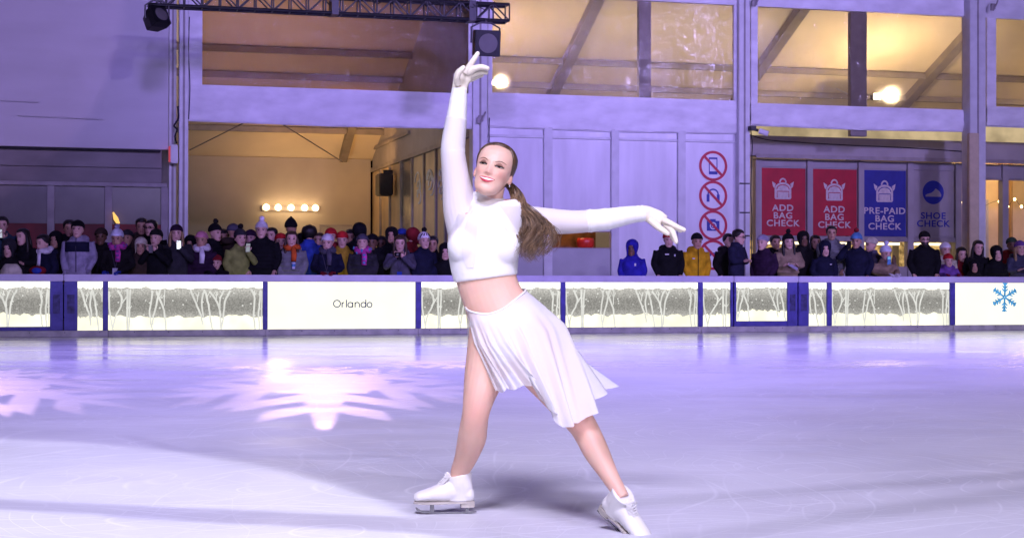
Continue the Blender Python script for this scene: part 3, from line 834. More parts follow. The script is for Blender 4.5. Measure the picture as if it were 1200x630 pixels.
vwin(879, 1137, 125.0, [(996, 1015)], 'warm vinyl window with the glaring floodlight over the banners', 'vinyl', (8, 2), top=zh)
vwin(1155.5, 1620, 132.5, [(1370, 1384)], 'warm vinyl window at the far right edge over the glowing strip', 'vinyl', (11, 10), top=zh)

# ------------------------------------------------------------------ tent interior
WB = 14.5
tr = WT('tent_roof', 0, WB, 4.3, 'warm-lit inner roof of the tent with rafters and purlins', 'tent roof')
ze, slope = 4.25, 0.417
def zr(w): return ze + slope * (WB - w)
uL, uR = U(190, WF), U(1600, WF)
tr.part('liner', MB().add([(uL, WB + .1, zr(WB + .1)), (uR, WB + .1, zr(WB + .1)), (uR, WF + .2, zr(WF + .2)), (uL, WF + .2, zr(WF + .2))], [(0, 1, 2, 3)]), M['roof_in'])
mb_list = [9.3, 10.4, 12.9]
for w in mb_list:
    tr.part('purlin', MB().beam((uL, w, zr(w) - .10), (uR, w, zr(w) - .10), .12, .14), M['rafter'])
def roof_at(px, py):             # where a sight line meets the roof
    d = ray(px, py); best = None
    for k in range(2000):
        t = 30 + k * .01
        p = CAMP + d * t - O
        if p.z >= zr(p.dot(N)) - .12: return p.dot(D), p.dot(N)
    return None
for (pa, pb) in (((402, 187), (413, 146)), ((655, 108), (706, 3)), ((868, 120), (945, 12)), ((1085, 100), (1140, 40))):
    A, B = roof_at(*pa), roof_at(*pb)
    if A and B:
        if pa[0] == 402:                                        # a short knee brace at the back corner
            tr.part('brace', MB().beam((A[0], A[1], zr(A[1]) - .1), (B[0], B[1], zr(B[1]) - .1), .20, .2), M['rafter']); continue
        tr.part('rafter', MB().beam((A[0], WB, zr(WB) - .1), (A[0] + (B[0] - A[0]) / max(.5, A[1] - B[1]) * (WB - WF - .4), WF + .4, zr(WF + .4) - .1), .26, .22), M['rafter'])
cables = MB()
for (x0, y0), (x1, y1) in (((222, 176), (290, 142)), ((325, 142), (402, 190))):
    a = UZ(x0, y0, 11.5); b = UZ(x1, y1, 11.5)
    cables.tube([(a[0], 11.5, a[1]), (b[0], 11.5, b[1])], .014, 6)
tr.part('bracing_cable', cables, M['dark'])

bw = WT('inner_back_wall', U(330, WB), WB, DECK, 'plain warm-lit back wall inside the open entrance', 'wall')
bw.part('panel', MB().box(U(150, WB), U(434, WB), WB, WB + .1, DECK, ze - .02), M['inner'])
bw.part('door_frame', MB().box(U(374, WB), U(376, WB), WB - .03, WB - .002, DECK, Zz(380, 263, WB)).box(U(376, WB), U(412, WB), WB - .03, WB - .002, Zz(380, 265, WB), Zz(380, 263, WB)), M['frame_d'])
bw2 = WT('inner_back_wall', U(900, WB), WB, DECK, 'warm beige end wall seen through the upper vinyl windows', 'wall')
bw2.part('panel', MB().box(U(434, WB) + .15, uR, WB, WB + .1, DECK, ze - .02), M['inner'])
# vanity bulbs
vl = WT('bulb_bar', U(341, WB), WB, Zz(341, 243, WB), 'row of five round glowing bulbs on the inner back wall', 'lamp')
zb = Zz(341, 243.5, WB)
vl.part('backplate', MB().box(U(306, WB), U(374, WB), WB - .07, WB - .002, zb - .09, zb + .05), M['frame_d'], bevel=.01)
for x in (311, 325, 340, 356, 368.5):
    vl.part('bulb', MB().ell((U(x, WB), WB - .14, zb), .085, .085, .085, 14, 10), M['bulb'], smooth=True)
# side wall with glass doors, from the column behind the skater to the back corner
us = U(434, WB) + .05
sw = WT('inner_side_wall', us, 9, DECK, 'side wall of the entrance with tall doors lit warm orange', 'wall')
def on_side(px, py):              # (w, z) where a sight line meets the plane u = us
    d = ray(px, py); t = ((O + D * us) - CAMP).dot(D) / d.dot(D)
    p = CAMP + d * t - O
    return p.dot(N), p.z
wq = lambda px: on_side(px, 250)[0]
zdoor = on_side(480, 186)[1]
sw.part('upper_panel', MB().box(us, us + .1, WF + .3, WB, zdoor + .1, 9.2), M['mauve'])
sw.part('header_rail', MB().box(us - .06, us + .1, WF + .3, WB, zdoor, zdoor + .1), M['frame_d'])
mb = MB()
zc1, zc2 = on_side(433, 177), on_side(481, 155)
mb.beam((us - .03, zc1[0], zc1[1]), (us - .03, zc2[0], zc2[1]), .08, .08)
sw.part('trim', mb, M['frame_d'])
edges = [435, 446, 457, 470, 483, 497, 511, 522, 540, 553]
for i in range(len(edges) - 1):
    w1, w0 = wq(edges[i]), max(WF + .3, wq(edges[i + 1]))
    door = sw.part('door_leaf', MB().box(us + .02, us + .06, w0 + .05, w1 - .05, DECK, zdoor - .01), M['warm_glass'] if i != 3 else M['dark_glass'])
    sw.part('door_stile', MB().box(us - .03, us + .08, w0 - .05, w0 + .05, DECK, zdoor - .002), M['frame_d'], door)
    if i in (4, 5, 6):
        mb = MB(); r_ = random.Random(i); wm = (w0 + w1) / 2; wd = (w1 - w0) * .3
        z_ = zdoor - .75
        for k in range(4):
            c = (wm + r_.uniform(-.3, .3) * wd, z_ + r_.uniform(-.25, .25)); rad = r_.uniform(.3, .8) * wd
            mb.tube([(us + .012, c[0] + rad * cos(a * .5), c[1] + .8 * rad * sin(a * .5)) for a in range(11)], .02, 5)
        sw.part('frosted_motif', mb, M['frame'], door)
sp = WT('wall_speaker', U(463, 10), 10, 3, 'small dark loudspeaker hung at the top of the inner doors', 'loudspeaker')
w_, z_ = on_side(463, 204)
sp.part('cabinet', MB().box(us - .45, us - .10, w_ - .3, w_ + .3, z_ - .55, z_ + .0), M['dark'], bevel=.03)
sp.part('yoke', MB().box(us - .3, us - .062, w_ - .05, w_ + .05, z_ + .002, z_ + .1), M['dark'])

# purple partition (lower right of the skater)
pt = WT('partition_wall', U(715, WF), WF, DECK, 'purple-lit partition wall of tall panels behind the outstretched arm', 'partition')
zt = zs(715, 149)
ztr = zs(715, 162.5)
PE = [571, 637, 647, 716, 725, 794, 803, 866]
pt.part('head_rail', MB().box(U(571, WF), U(866, WF), WF - .01, WF + .14, zt - .03, zt + .09), M['frame'], bevel=.006)
for a, b in ((637, 647), (716, 725), (794, 803)):
    pt.part('mullion', MB().box(U(a, WF), U(b, WF), WF - .03, WF + .12, DECK, zt - .032), M['frame'], bevel=.008)
zwin0, zwin1 = zs(682, 290), zs(682, 271.5)
for a, b in ((571, 637), (647, 716), (725, 794), (803, 866)):
    u0, u1 = U(a, WF) + .003, U(b, WF) - .003
    pt.part('transom', MB().box(u0, u1, WF - .005, WF + .09, ztr - .025, ztr + .025), M['frame'], bevel=.005)
    pt.part('panel', MB().box(u0, u1, WF + .04, WF + .08, ztr + .027, zt - .034), M['panel'])
    if a in (571, 647):
        pt.part('panel', MB().box(u0, u1, WF + .03, WF + .08, zwin1 + .02, ztr - .027), M['panel'])
        pt.part('panel', MB().box(u0, u1, WF + .03, WF + .08, DECK, zwin0 - .02), M['panel_g'])
        f_ = pt.part('window_frame', MB().box(u0, u1, WF + .02, WF + .09, zwin1, zwin1 + .018).box(u0, u1, WF + .02, WF + .09, zwin0 - .018, zwin0), M['frame_d'])
    else:
        pt.part('panel', MB().box(u0, u1, WF + .03, WF + .08, DECK, ztr - .027), M['panel'])
# what shows through the slot: a little warm room with a red tub
rm = WT('servery_niche', U(670, WF + 1), WF + 1, DECK, 'brown wooden servery niche behind the slot in the partition', 'niche')
u0, u1 = U(571, WF), U(716, WF)
rm.part('back', MB().box(u0, u1, WF + 1.0, WF + 1.05, DECK, 3), pmat('niche_wood', (.22, .09, .03), var=.3, scale=5))
rm.part('counter', MB().box(u0, u1, WF + .12, WF + .99, zwin0 - .12, zwin0 - .05), M['wood'])
tub = WT('red_tub', U(686, WF + .6), WF + .6, zwin0 - .05, 'red round tub on the servery counter under the outstretched arm', 'tub')
u, z = U(686, WF + .6), zwin0 - .049
tub.part('bowl', MB().loft([[(u + r * cos(k * pi / 8), WF + .6 + r * sin(k * pi / 8), z + h) for k in range(16)] for r, h in ((.12, 0), (.18, .1), (.19, .2), (.17, .26))]), pmat('tub_red', (.5, .03, .02), rough=.3), smooth=True)

# prohibition signs
def sign_icon(kind, u, z, s, w):
    mb = MB()
    if kind == 'phone':
        mb.box(u - .42 * s, u + .42 * s, w - .004, w, z - .78 * s, z - .5 * s)
        mb.box(u - .42 * s, u + .42 * s, w - .004, w, z + .62 * s, z + .78 * s)
        mb.box(u - .42 * s, u - .34 * s, w - .004, w, z - .499 * s, z + .619 * s).box(u + .34 * s, u + .42 * s, w - .004, w, z - .499 * s, z + .619 * s)
    elif kind == 'headphones':
        mb.stroke([(u + .5 * s * cos(a), z + .1 * s + .5 * s * sin(a)) for a in [pi * k / 14 for k in range(15)]], .14 * s, w - .004, w)
        mb.box(u - .64 * s, u - .36 * s, w - .0045, w, z - .55 * s, z + .12 * s).box(u + .36 * s, u + .64 * s, w - .0045, w, z - .55 * s, z + .12 * s)
    elif kind == 'camera':
        mb.box(u - .62 * s, u + .62 * s, w - .004, w, z - .5 * s, z + .42 * s)
        mb.box(u - .3 * s, u + .25 * s, w - .004, w, z + .421 * s, z + .58 * s)
    else:
        mb.stroke([(u - .5 * s, z - .2 * s), (u - .2 * s, z + .1 * s), (u + .2 * s, z + .1 * s), (u + .5 * s, z - .2 * s)], .25 * s, w - .004, w)
    return mb
for kind, py, lab in (('phone', 194.5, 'round no-phones sign, topmost of the red prohibition signs'), ('headphones', 229.5, 'round no-headphones sign in the column of red prohibition signs'),
                      ('camera', 264, 'round no-cameras sign in the column of red prohibition signs'), ('bag', 298.5, 'lowest round prohibition sign half hidden behind the yellow jacket')):
    u, z = UZ(835.5, py, WF + .03); R = (U(852, WF) - U(819, WF)) / 2
    t = WT('prohibition_sign', u, WF + .028, z, lab, 'sign', 'round prohibition signs on the partition')
    w = WF + .028
    t.part('disc', MB().ring2d(u, z, .001, R * 1.06, w - .006, w, n=48), M['white_sign'])
    t.part('icon', sign_icon(kind, u, z, R * .72, w - .0065), M['sign_blue'])
    if kind == 'camera':
        t.part('lens', MB().ring2d(u, z - .03 * R, R * .17, R * .24, w - .0125, w - .0108, n=24).ring2d(u, z - .03 * R, .001, R * .10, w - .0125, w - .0108, n=20), M['white_sign'])
    t.part('ring', MB().ring2d(u, z, R * .83, R, w - .016, w - .0065, n=48), M['sign_red'])
    a = R * .6
    t.part('slash', MB().stroke([(u - a, z + a), (u + a, z - a)], R * .17, w - .0155, w - .0126), M['sign_red'])

# set-back kiosk with the banners
WK = 4.6
def zk(py, px=1000): return Zz(px, py, WK)
ks = WT('check_kiosk', U(1000, WK), WK, DECK, 'set-back kiosk front of mullions, soffit and glowing counter windows', 'kiosk')
ku0, ku1 = U(880, WK), U(1640, WK)
ks.part('soffit', MB().box(ku0 - .3, ku1, WK - .25, WK + .1, zk(186), zk(163)), M['mauve'], bevel=.01)
ks.part('soffit_lip', MB().box(ku0, ku1, WK - .28, WK - .251, zk(188.5), zk(184)), M['frame_d'])
KM = [(884, 891), (944.5, 951), (1004.5, 1011), (1062, 1069), (1118, 1125), (1173, 1180)]
zsill, zhd = zk(300), zk(188.6)
for a, b in KM:
    ks.part('mullion', MB().box(U(a, WK), U(b, WK), WK - .08, WK + .1, DECK, zhd - .002), M['mauve'], bevel=.006)
zb0, zb1 = zk(276.5), zk(199)
spans = [(891, 944.5), (951, 1004.5), (1011, 1062), (1069, 1118)]
for a, b in spans:
    u0, u1 = U(a, WK) + .003, U(b, WK) - .003
    ks.part('transom_panel', MB().box(u0, u1, WK - .02, WK + .05, zb1 + .03, zhd - .003), M['mauve'])
    ks.part('counter_frame', MB().box(u0, u1, WK - .06, WK + .08, zb0 - .12, zb0 - .02), M['frame_d'])
    ks.part('backing', MB().box(u0, u1, WK + .0, WK + .05, zb0 - .018, zb1 + .028), M['mauve'])
    ks.part('counter_front', MB().box(u0, u1, WK - .04, WK + .06, DECK, zk(312)), M['mauve'])
    ks.part('counter_window', MB().box(u0 + .02, u1 - .02, WK + .6, WK + .65, zk(312), zb0 - .1), M['counter'])
    # clutter on the counter, seen as silhouettes
    mb = MB(); r_ = random.Random(int(a)); u = u0 + .1
    while u < u1 - .15:
        h = r_.uniform(.08, .3); wd = r_.uniform(.06, .16)
        if r_.random() < .55: mb.box(u, u + wd, WK + .3, WK + .4, zk(312) + .001, zk(312) + h)
        else: mb.tube([(u + wd / 2, WK + .35, zk(312) + .001), (u + wd / 2, WK + .35, zk(312) + h * .7), (u + wd / 2, WK + .35, zk(312) + h)], [wd / 2, wd / 2.2, wd / 5], 10)
        u += wd + r_.uniform(.02, .14)
    ks.part('counter_clutter', mb, pmat('clutter', (.10, .06, .05), var=.5, scale=3))
    lbx = MB()
    for k in range(3):
        uu = u0 + (u1 - u0) * (k + .5) / 3
        lbx.box(uu - .16, uu + .16, WK + .25, WK + .33, zb0 - .19, zb0 - .135)
    ks.part('counter_light', lbx, emat('warm_tube', (1, .8, .5), 2.5))
ks.part('interior_glow_panel', MB().box(ku0, ku1, WK + .11, WK + .2, zk(163) + .002, zk(138)), emat('interior_glow', (1, .76, .44), .62, var=.5, scale=1.3))  # glowing panel added in place of the view into the lit interior
# glass at the right end with a warm room behind
for a, b in ((1125, 1173), (1180, 1630)):
    u0, u1 = U(a, WK), U(b, WK)
    ks.part('transom_panel', MB().box(u0 + .003, u1 - .003, WK - .02, WK + .05, zk(205), zhd - .003), M['mauve'])
    ks.part('glazing_bar', MB().box(u0 + .003, u1 - .003, WK - .05, WK + .06, zk(207.5), zk(205) - .002), M['frame_d'])
wr = WT('warm_room', U(1170, WK + 2.5), WK + 2.5, DECK, 'warm tan room wall with door frames behind the right-hand glass', 'wall')
wr.part('wall', MB().box(U(1118, WK + 2.5), U(1640, WK + 2.5), WK + 2.5, WK + 2.6, DECK, 4.6), M['warm_glass'])
wr.part('door', MB().box(U(1150, WK + 2), U(1169, WK + 2), WK + 2.4, WK + 2.49, DECK, Zz(1160, 234, WK + 2.4)), M['mauve'])
mb = MB()
for a in (1136, 1147, 1172, 1184): mb.box(U(a, WK + 2.4), U(a + 2.5, WK + 2.4), WK + 2.38, WK + 2.48, DECK, 4.2)
wr.part('door_post', mb, M['wood'])
sl = WT('string_lights', U(1170, WK + 1), WK + 1, 3, 'string of tiny warm bulbs hanging in the right-hand room', 'string lights')
w_ = WK + 1
pp = [(1110, 250), (1128, 237), (1140, 262), (1152, 244), (1171, 236), (1181, 242), (1189, 233.5), (1197, 242), (1215, 236)]
sl.part('wire', MB().tube([(UZ(a, b, w_)[0], w_, UZ(a, b, w_)[1] + .02) for a, b in catmull(pp, 5)], .006, 5), M['dark'])
for a, b in ((1128, 237), (1171, 236), (1181, 242), (1189, 233.5), (1197, 242), (1132, 280)):
    sl.part('bulb', MB().ell((UZ(a, b, w_)[0], w_, UZ(a, b, w_)[1]), .03, .03, .035, 10, 8), M['bulb'], smooth=True)

# banners
def backpack(mb, u, z, s, w, k):
    """light line art of a rucksack, centred on u, base at z, height ~ 1.55 s"""
    body = [(-.52, .0), (.52, .0), (.60, .08), (.60, .62)] + [(.60 * cos(a), .66 + .46 * sin(a)) for a in [pi * i / 12 for i in range(13)]] + [(-.60, .62), (-.60, .08)]
    mb.prism([(u + x * s, z + y * s) for x, y in body], w - .004, w)
    for sg in (-1, 1):
        mb.prism([(u + sg * x * s, z + y * s) for x, y in ([(.52, 1.02), (.78, 1.18), (.72, .86), (.62, .72)] if sg < 0 else [(.62, .72), (.72, .86), (.78, 1.18), (.52, 1.02)])], w - .0035, w)
    mb.stroke([(u + .22 * s * cos(a), z + 1.10 * s + .26 * s * sin(a)) for a in [pi * i / 10 for i in range(11)]], .10 * s, w - .0038, w)
    return mb
def backpack_lines(mb, u, z, s, w):
    for pts in ([(u + .44 * s * cos(a), z + .66 * s + .30 * s * sin(a)) for a in [pi * i / 10 for i in range(11)]],
                [(u - .42 * s, z + .12 * s), (u - .42 * s, z + .52 * s), (u + .42 * s, z + .52 * s), (u + .42 * s, z + .12 * s)]):
        mb.stroke(pts, .055 * s, w - .0055, w - .0042)
    return mb
def banner(a, b, matk, lines, lab, icon, ink, lmat):
    u0, u1 = U(a, WK - .03), U(b, WK - .03)
    t = WT('banner', (u0 + u1) / 2, WK - .03, zb0, lab, 'banner', 'hanging check-in banners')
    mb = MB(); n = 12; rings = []
    for k in range(n + 1):
        z = zb0 + (zb1 - zb0) * k / n
        rings.append([(u0, WK - .03, z), (u1, WK - .03, z), (u1, WK - .022, z), (u0, WK - .022, z)])
    mb.loft(rings)
    t.part('cloth', mb, M[matk])
    uc = (u0 + u1) / 2; w = WK - .032; Hh = zb1 - zb0
    px = (u1 - u0) / (b - a)
    if icon == 'pack':
        t.part('icon', backpack(MB(), uc, zb1 - 33.5 * px, 16.3 * px, w, 0), ink)
        t.part('icon_line', backpack_lines(MB(), uc, zb1 - 33.5 * px, 16.3 * px, w), lmat)
    else:
        t.part('icon', MB().ring2d(uc, zb1 - 22 * px, .001, 12.4 * px, w - .004, w, n=40), ink)
        c = zb1 - 26.5 * px
        poly = [(-9.0, 0), (9.0, 0), (9.3, 2.2), (7.5, 5.5), (4.5, 7.8), (2.5, 8.6), (.8, 6.2), (-2.5, 4.0), (-6.5, 3.0), (-9.0, 1.8)]
        t.part('icon_line', MB().prism([(uc - x * px * -1, c + y * px) for x, y in poly], w - .0065, w - .0042), lmat)
    ls = 9.5 * px
    for k, l in enumerate(lines):
        y0 = {'pack': 38.3, 'shoe': 42.0}[icon]
        to = t.text('lettering', l, ls, ink, uc, w - .002, zb1 - (y0 * px + k * 8.25 * px), bold=.004, spacing=1.10)
        to.scale.x = 1.16
banner(890.8, 943.8, 'banner_red', ['ADD', 'BAG', 'CHECK'], 'red add bag check banner nearest the prohibition signs', 'pack', M['banner_ink'], M['banner_red'])
banner(951.2, 1004, 'banner_red', ['ADD', 'BAG', 'CHECK'], 'red add bag check banner right beside the blue banner', 'pack', M['banner_ink'], M['banner_red'])
banner(1011.4, 1061.6, 'banner_blue', ['PRE-PAID', 'BAG', 'CHECK'], 'blue pre-paid bag check banner with rucksack drawing', 'pack', M['banner_ink'], M['banner_blue'])
banner(1069.4, 1117.6, 'banner_grey', ['SHOE', 'CHECK'], 'grey shoe check banner with blue shoe disc', 'shoe', M['sign_blue'], M['banner_grey'])

# fixings and cables along the columns, as a tent crew leaves them
def run_cable(pts, w, r, label):
    u, z = UZ(pts[0][0], pts[0][1], w)
    t = WT('power_cable', u, w, z, label, 'cable')
    Q = catmull([(*UZ(a, b, w), 0) for a, b in pts], 6)
    t.part('cord', MB().tube([(q[0], w + .01 * sin(i), q[1]) for i, q in enumerate(Q)], r, 6), M['dark'])
run_cable([(573.5, 138), (573, 170), (574.5, 210), (573, 250), (574, 300)], WF - .05, .012, 'thin dark cable running down beside the column behind the skater')
run_cable([(880, 151), (881.5, 175), (880, 215), (881, 260), (880.5, 310)], WF - .1, .012, 'thin dark cable running down from the security camera')
run_cable([(222, 20), (221, 60), (222.5, 104), (221, 140)], WF - .1, .010, 'thin dark cable down the white column at the entrance')
run_cable([(879, 158), (900, 164), (940, 167), (990, 170), (1060, 173), (1136, 178)], WK - .27, .010, 'thin cable clipped along the mauve soffit over the banners')
hk = WT('door_hinges', U(872, WF - .17), WF - .17, zs(872, 240), 'row of short black hinges on the column beside the prohibition signs', 'hinges')
for py in (215, 249, 276):
    u_, z_ = UZ(872, py, WF - .17)
    hk.part('hinge', MB().box(u_ - .10, u_ + .12, WF - .19, WF - .162, z_ - .012, z_ + .012), M['dark'])
# security camera
sc_ = WT('security_camera', U(886, WF - .2), WF - .2, Zz(886, 152, WF - .2), 'small white security camera on a dark arm beside the right-hand valance', 'security camera')
a = UZ(881, 151, WF - .3); b = UZ(897.5, 157.5, WF - .3); m_ = UZ(888, 153, WF - .3)
sc_.part('arm', MB().box(a[0] - .03, a[0] + .08, WF - .35, WF - .17, a[1] - .03, a[1] + .06).tube([(a[0], WF - .3, a[1]), (m_[0], WF - .32, m_[1])], .03, 8), M['dark'])
sc_.part('housing', MB().tube([(m_[0] + .02, WF - .33, m_[1] - .01), (b[0], WF - .42, b[1])], .06, 12), M['white_sign'])

# floodlights inside the tent, which glare through the vinyl
def flood(px, py, w, lab, power, r=.16):
    u, z = UZ(px, py, w)
    t = WT('floodlight', u, w, z, lab, 'floodlight', 'floodlights inside the tent')
    t.part('housing', MB().box(u - r * 1.2, u + r * 1.2, w + .03, w + .2, z - r, z + r), M['dark'], bevel=.02)
    t.part('lamp_face', MB().box(u - r * 1.05, u + r * 1.05, w, w + .028, z - r * .85, z + r * .85), M['flood'])
    t.part('hanger', MB().tube([(u, w + .15, z), (u, w + 1.2, z + .1), (u, w + 2.2, zr(w + 2.2) - .02)], .02, 6), M['frame'])
    ld = bpy.data.lights.new('flood_lamp', 'POINT'); ld.energy = power; ld.color = (1, .72, .42); ld.shadow_soft_size = .03
    lo = bpy.data.objects.new('flood_lamp', ld); COL.objects.link(lo); lo.location = Wp(u, w - .35, z - .05)
FL = [flood(1028, 113, 8.0, 'glaring floodlight behind the vinyl over the banners', 260, .08),
      flood(579, 97, 8.0, 'floodlight glaring beside the raised hand', 110, .05),
      flood(1290, 120, 9.0, 'floodlight inside the tent beyond the right edge', 180, .12)]
def lamp(name, kind, loc, energy, color, size=.3, **kw):
    ld = bpy.data.lights.new(name, kind); ld.energy = energy; ld.color = color
    if kind == 'AREA':
        ld.size = size
    else: ld.shadow_soft_size = size
    for k, v in kw.items(): setattr(ld, k, v)
    lo = bpy.data.objects.new(name, ld); COL.objects.link(lo); lo.location = loc
    return lo
def aim(o, p):
    o.rotation_euler = (Vector(p) - o.location).to_track_quat('-Z', 'Y').to_euler()
def up_spot(loc, target, e, col, cone):
    o = lamp('added_uplight', 'SPOT', loc, e, col, .15, spot_size=radians(cone), spot_blend=.8)
    o.rotation_euler = (Vector(target) - o.location).to_track_quat('-Z', 'Y').to_euler()
up_spot(Wp(U(400, 12), 10.5, 3.2), Wp(U(400, 12), 13.2, 4.8), 300, (1, .52, .16), 110)
up_spot(Wp(U(300, 9), 6.5, 3.4), Wp(U(300, 9), 9.5, 6.5), 270, (1, .72, .54), 130)
lamp('entrance_fill', 'POINT', Wp(U(320, 9), 8.0, 3.2), 105, (1, .88, .82), .1)
for x_ in (660, 800, 930, 1080): up_spot(Wp(U(x_, 8), 6.0, 4.6), Wp(U(x_, 8), 9.5, 6.6), 180, (1, .86, .70), 140)  # unseen lamps added to even out the warm light under the roof
lamp('entrance_lamp', 'POINT', Wp(U(500, 9), 6.5, 2.2), 45, (1, .55, .2), .2)
lamp('bulb_bar_lamp', 'POINT', Wp(U(340, WB), WB - .5, zb - .05), 13, (1, .66, .32), .3)
lamp('hall_lamp', 'POINT', Wp(U(100, 5), 4.6, 4.0), 12, (.7, .6, .8), .3)
lamp('room_lamp', 'POINT', Wp(U(1180, WK + 1.5), WK + 1.3, 3.6), 90, (1, .66, .34), .2)
lamp('servery_lamp', 'POINT', Wp(U(672, WF + .6), WF + .55, 2.2), 6, (1, .6, .3), .1)
# ================================================================== lighting truss and its lamps
WTR = -0.6
tt = WT('lighting_truss', U(390, WTR), WTR, Zz(390, 10, WTR), 'black lattice lighting truss across the top of the frame', 'truss')
e1 = UZ(597, 5.5, WTR); e2 = UZ(597, 24.5, WTR)
uT0, uT1 = U(173, WTR), e1[0]
zTa, zTb = e1[1], e2[1]
up0, up1 = Zz(200, -4, WTR), Zz(200, 4.5, WTR)
dp = zTa - zTb
for k, (y, z) in enumerate(((WTR, zTa), (WTR, zTb), (WTR + dp, zTa), (WTR + dp, zTb))):
    tt.part('chord', MB().tube([(uT0, y, z), (uT1, y, z)], .026, 8), M['black'])
mb = MB(); n = 21
for y in (WTR, WTR + dp):
    for i in range(n):
        a = uT0 + (uT1 - uT0) * i / n; b = uT0 + (uT1 - uT0) * (i + 1) / n
        mb.tube([(a, y, zTb if i % 2 else zTa), (b, y, zTa if i % 2 else zTb)], .014, 6)
        mb.tube([(b, y, zTb), (b, y, zTa)], .014, 6)
for z in (zTa, zTb):
    for i in range(n + 1):
        a = uT0 + (uT1 - uT0) * i / n
        mb.tube([(a, WTR, z), (a, WTR + dp, z)], .012, 6)
tt.part('lattice', mb, M['black'])
mb = MB()
r_ = random.Random(9)
for i in range(7):
    a = U(430 + i * 20, WTR)
    pts = [(a + k * .09, WTR - .02 + r_.uniform(-.03, .03), zTa + .03 - .18 * sin(pi * k / 5) * r_.uniform(.4, 1.2)) for k in range(6)]
    mb.tube(pts, .010, 5)
tt.part('cable_loop', mb, M['black'])
for px in (392, 553):
    u = U(px, WTR); tt.part('splice_plate', MB().box(u - .06, u + .06, WTR - .03, WTR + dp + .03, zTb - .03, zTa + .04), M['black'])
def par_lamp(px, py, lab, tilt, turn, s=1.0, w=WTR):
    u, z = UZ(px, py, w)
    t = WT('stage_light', u, w, z, lab, 'stage light', 'stage lights on the truss')
    mb = MB(); h = .20 * s
    mb.loft([[(x * q, y, zz * q) for x, zz in ((-h, -h), (h, -h), (h, h), (-h, h))] for q, y in ((.72, .26 * s), (1.0, .02 * s), (1.0, -.16 * s))])
    R = Matrix.Rotation(turn, 4, 'Z') @ Matrix.Rotation(tilt, 4, 'X')
    mb.xform(R); mb.xform(Matrix.Translation((u, w, z)))
    t.part('housing', mb, M['black'], bevel=.012)
    m2 = MB(); m2.ring2d(0, 0, .001, .15 * s, -.168 * s, -.161 * s, n=20)
    m2.xform(R); m2.xform(Matrix.Translation((u, w, z)))
    t.part('lens', m2, M['dark_glass'])
    yk = MB(); top = zTb + .02
    yk.tube([(u - h - .03, w, z), (u - h - .03, w, z + h + .05), (u - h * .4, w, z + h + .14), (u + h * .4, w, z + h + .14), (u + h + .03, w, z + h + .05), (u + h + .03, w, z)], .018, 6)
    yk.tube([(u, w, z + h + .13), (u, w, top)], .025, 6)
    t.part('yoke', yk, M['black'])
    return u, z
par_lamp(569, 51, 'square black stage light hung at the truss end above the raised hand', radians(8), radians(0), 1.15)
par_lamp(184, 22, 'small tilted black stage light hung at the left of the truss', radians(-28), radians(35), .82)

# unseen bars added over the camera side to throw stripes across the near ice
SH_L = Vector((-2.5, -6.0, 8.0))
SH_R = Vector((9.0, -8.0, 9.5))
shadow_bars = empty('lighting_truss', (0, -2, 5.2), 0, 'unseen bars added above the camera to cast stripes on the ice', 'truss')  # no second truss: added bars that only share the truss's name
for Ls, (g0, g1), wd in ((SH_R, ((640, 597), (1230, 554)), .028), (SH_R, ((820, 629), (1230, 571)), .028), (SH_L, ((-60, 588), (640, 619)), .034), (SH_L, ((150, 603), (640, 628)), .017)):
    a, b = G(*g0), G(*g1)
    d_ = (b - a); a = a - d_ * .05; b = b + d_ * .1
    p, q = Ls + (a - Ls) * .46, Ls + (b - Ls) * .46
    MB().tube([p - Vector((0, -2, 5.2)), q - Vector((0, -2, 5.2))], wd, 10).build('chord', M['black'], shadow_bars)
# ================================================================== heads
HP = [(-.50, .06, -.34, -.17), (-.475, .115, -.365, -.12), (-.44, .172, -.38, -.06), (-.38, .214, -.385, .02), (-.30, .249, -.383, .12), (-.20, .268, -.383, .25),
      (-.10, .292, -.385, .35), (.0, .312, -.388, .41), (.10, .327, -.392, .445), (.20, .335, -.382, .455), (.30, .322, -.342, .44),
      (.38, .280, -.272, .385), (.44, .220, -.19, .305), (.48, .14, -.10, .21), (.50, .04, .01, .10)]
def head_prof(z):
    for a, b in zip(HP, HP[1:]):
        if z <= b[0]:
            t = (z - a[0]) / (b[0] - a[0]); return [p + (q - p) * t for p, q in zip(a[1:], b[1:])]
    return HP[-1][1:]
def g2(x, z, cx, cz, sx, sz): return math.exp(-((x - cx) / sx) ** 2 - ((z - cz) / sz) ** 2)
def head_front(x, z, smile=1.0):
    ax = abs(x)
    d = 0.0
    t = (0.07 - z) / 0.215                                      # along the nose
    if -0.2 < t < 1.25:
        pr = 0.012 + 0.088 * smooth01(t) if t < 0.95 else 0.10 * (1 - smooth01((t - .95) / .26))
        d += max(pr, 0) * math.exp(-(x / (.030 + .018 * max(0, min(1, t)))) ** 2) * (1 if t > 0 else smooth01(1 + t / .2))
    d += .030 * g2(ax, z, .056, -.142, .026, .024)
    d -= .040 * g2(ax, z, .145, .02, .085, .05)
    d += .016 * g2(ax, z, .13, .105, .10, .035)
    d += (.014 + .016 * smile) * g2(ax, z, .195, -.105, .075, .06)
    d += .020 * g2(x, z, 0, -.262, .13, .055)
    d += .012 * g2(x, z, 0, -.238, .10, .018) + .016 * g2(x, z, 0, -.305, .085, .022)
    d -= .014 * g2(x, z, 0, -.350, .09, .022)
    d += .026 * g2(x, z, 0, -.425, .085, .05)
    d -= .012 * smile * g2(ax, z, .185, -.24, .02, .05)
    return d
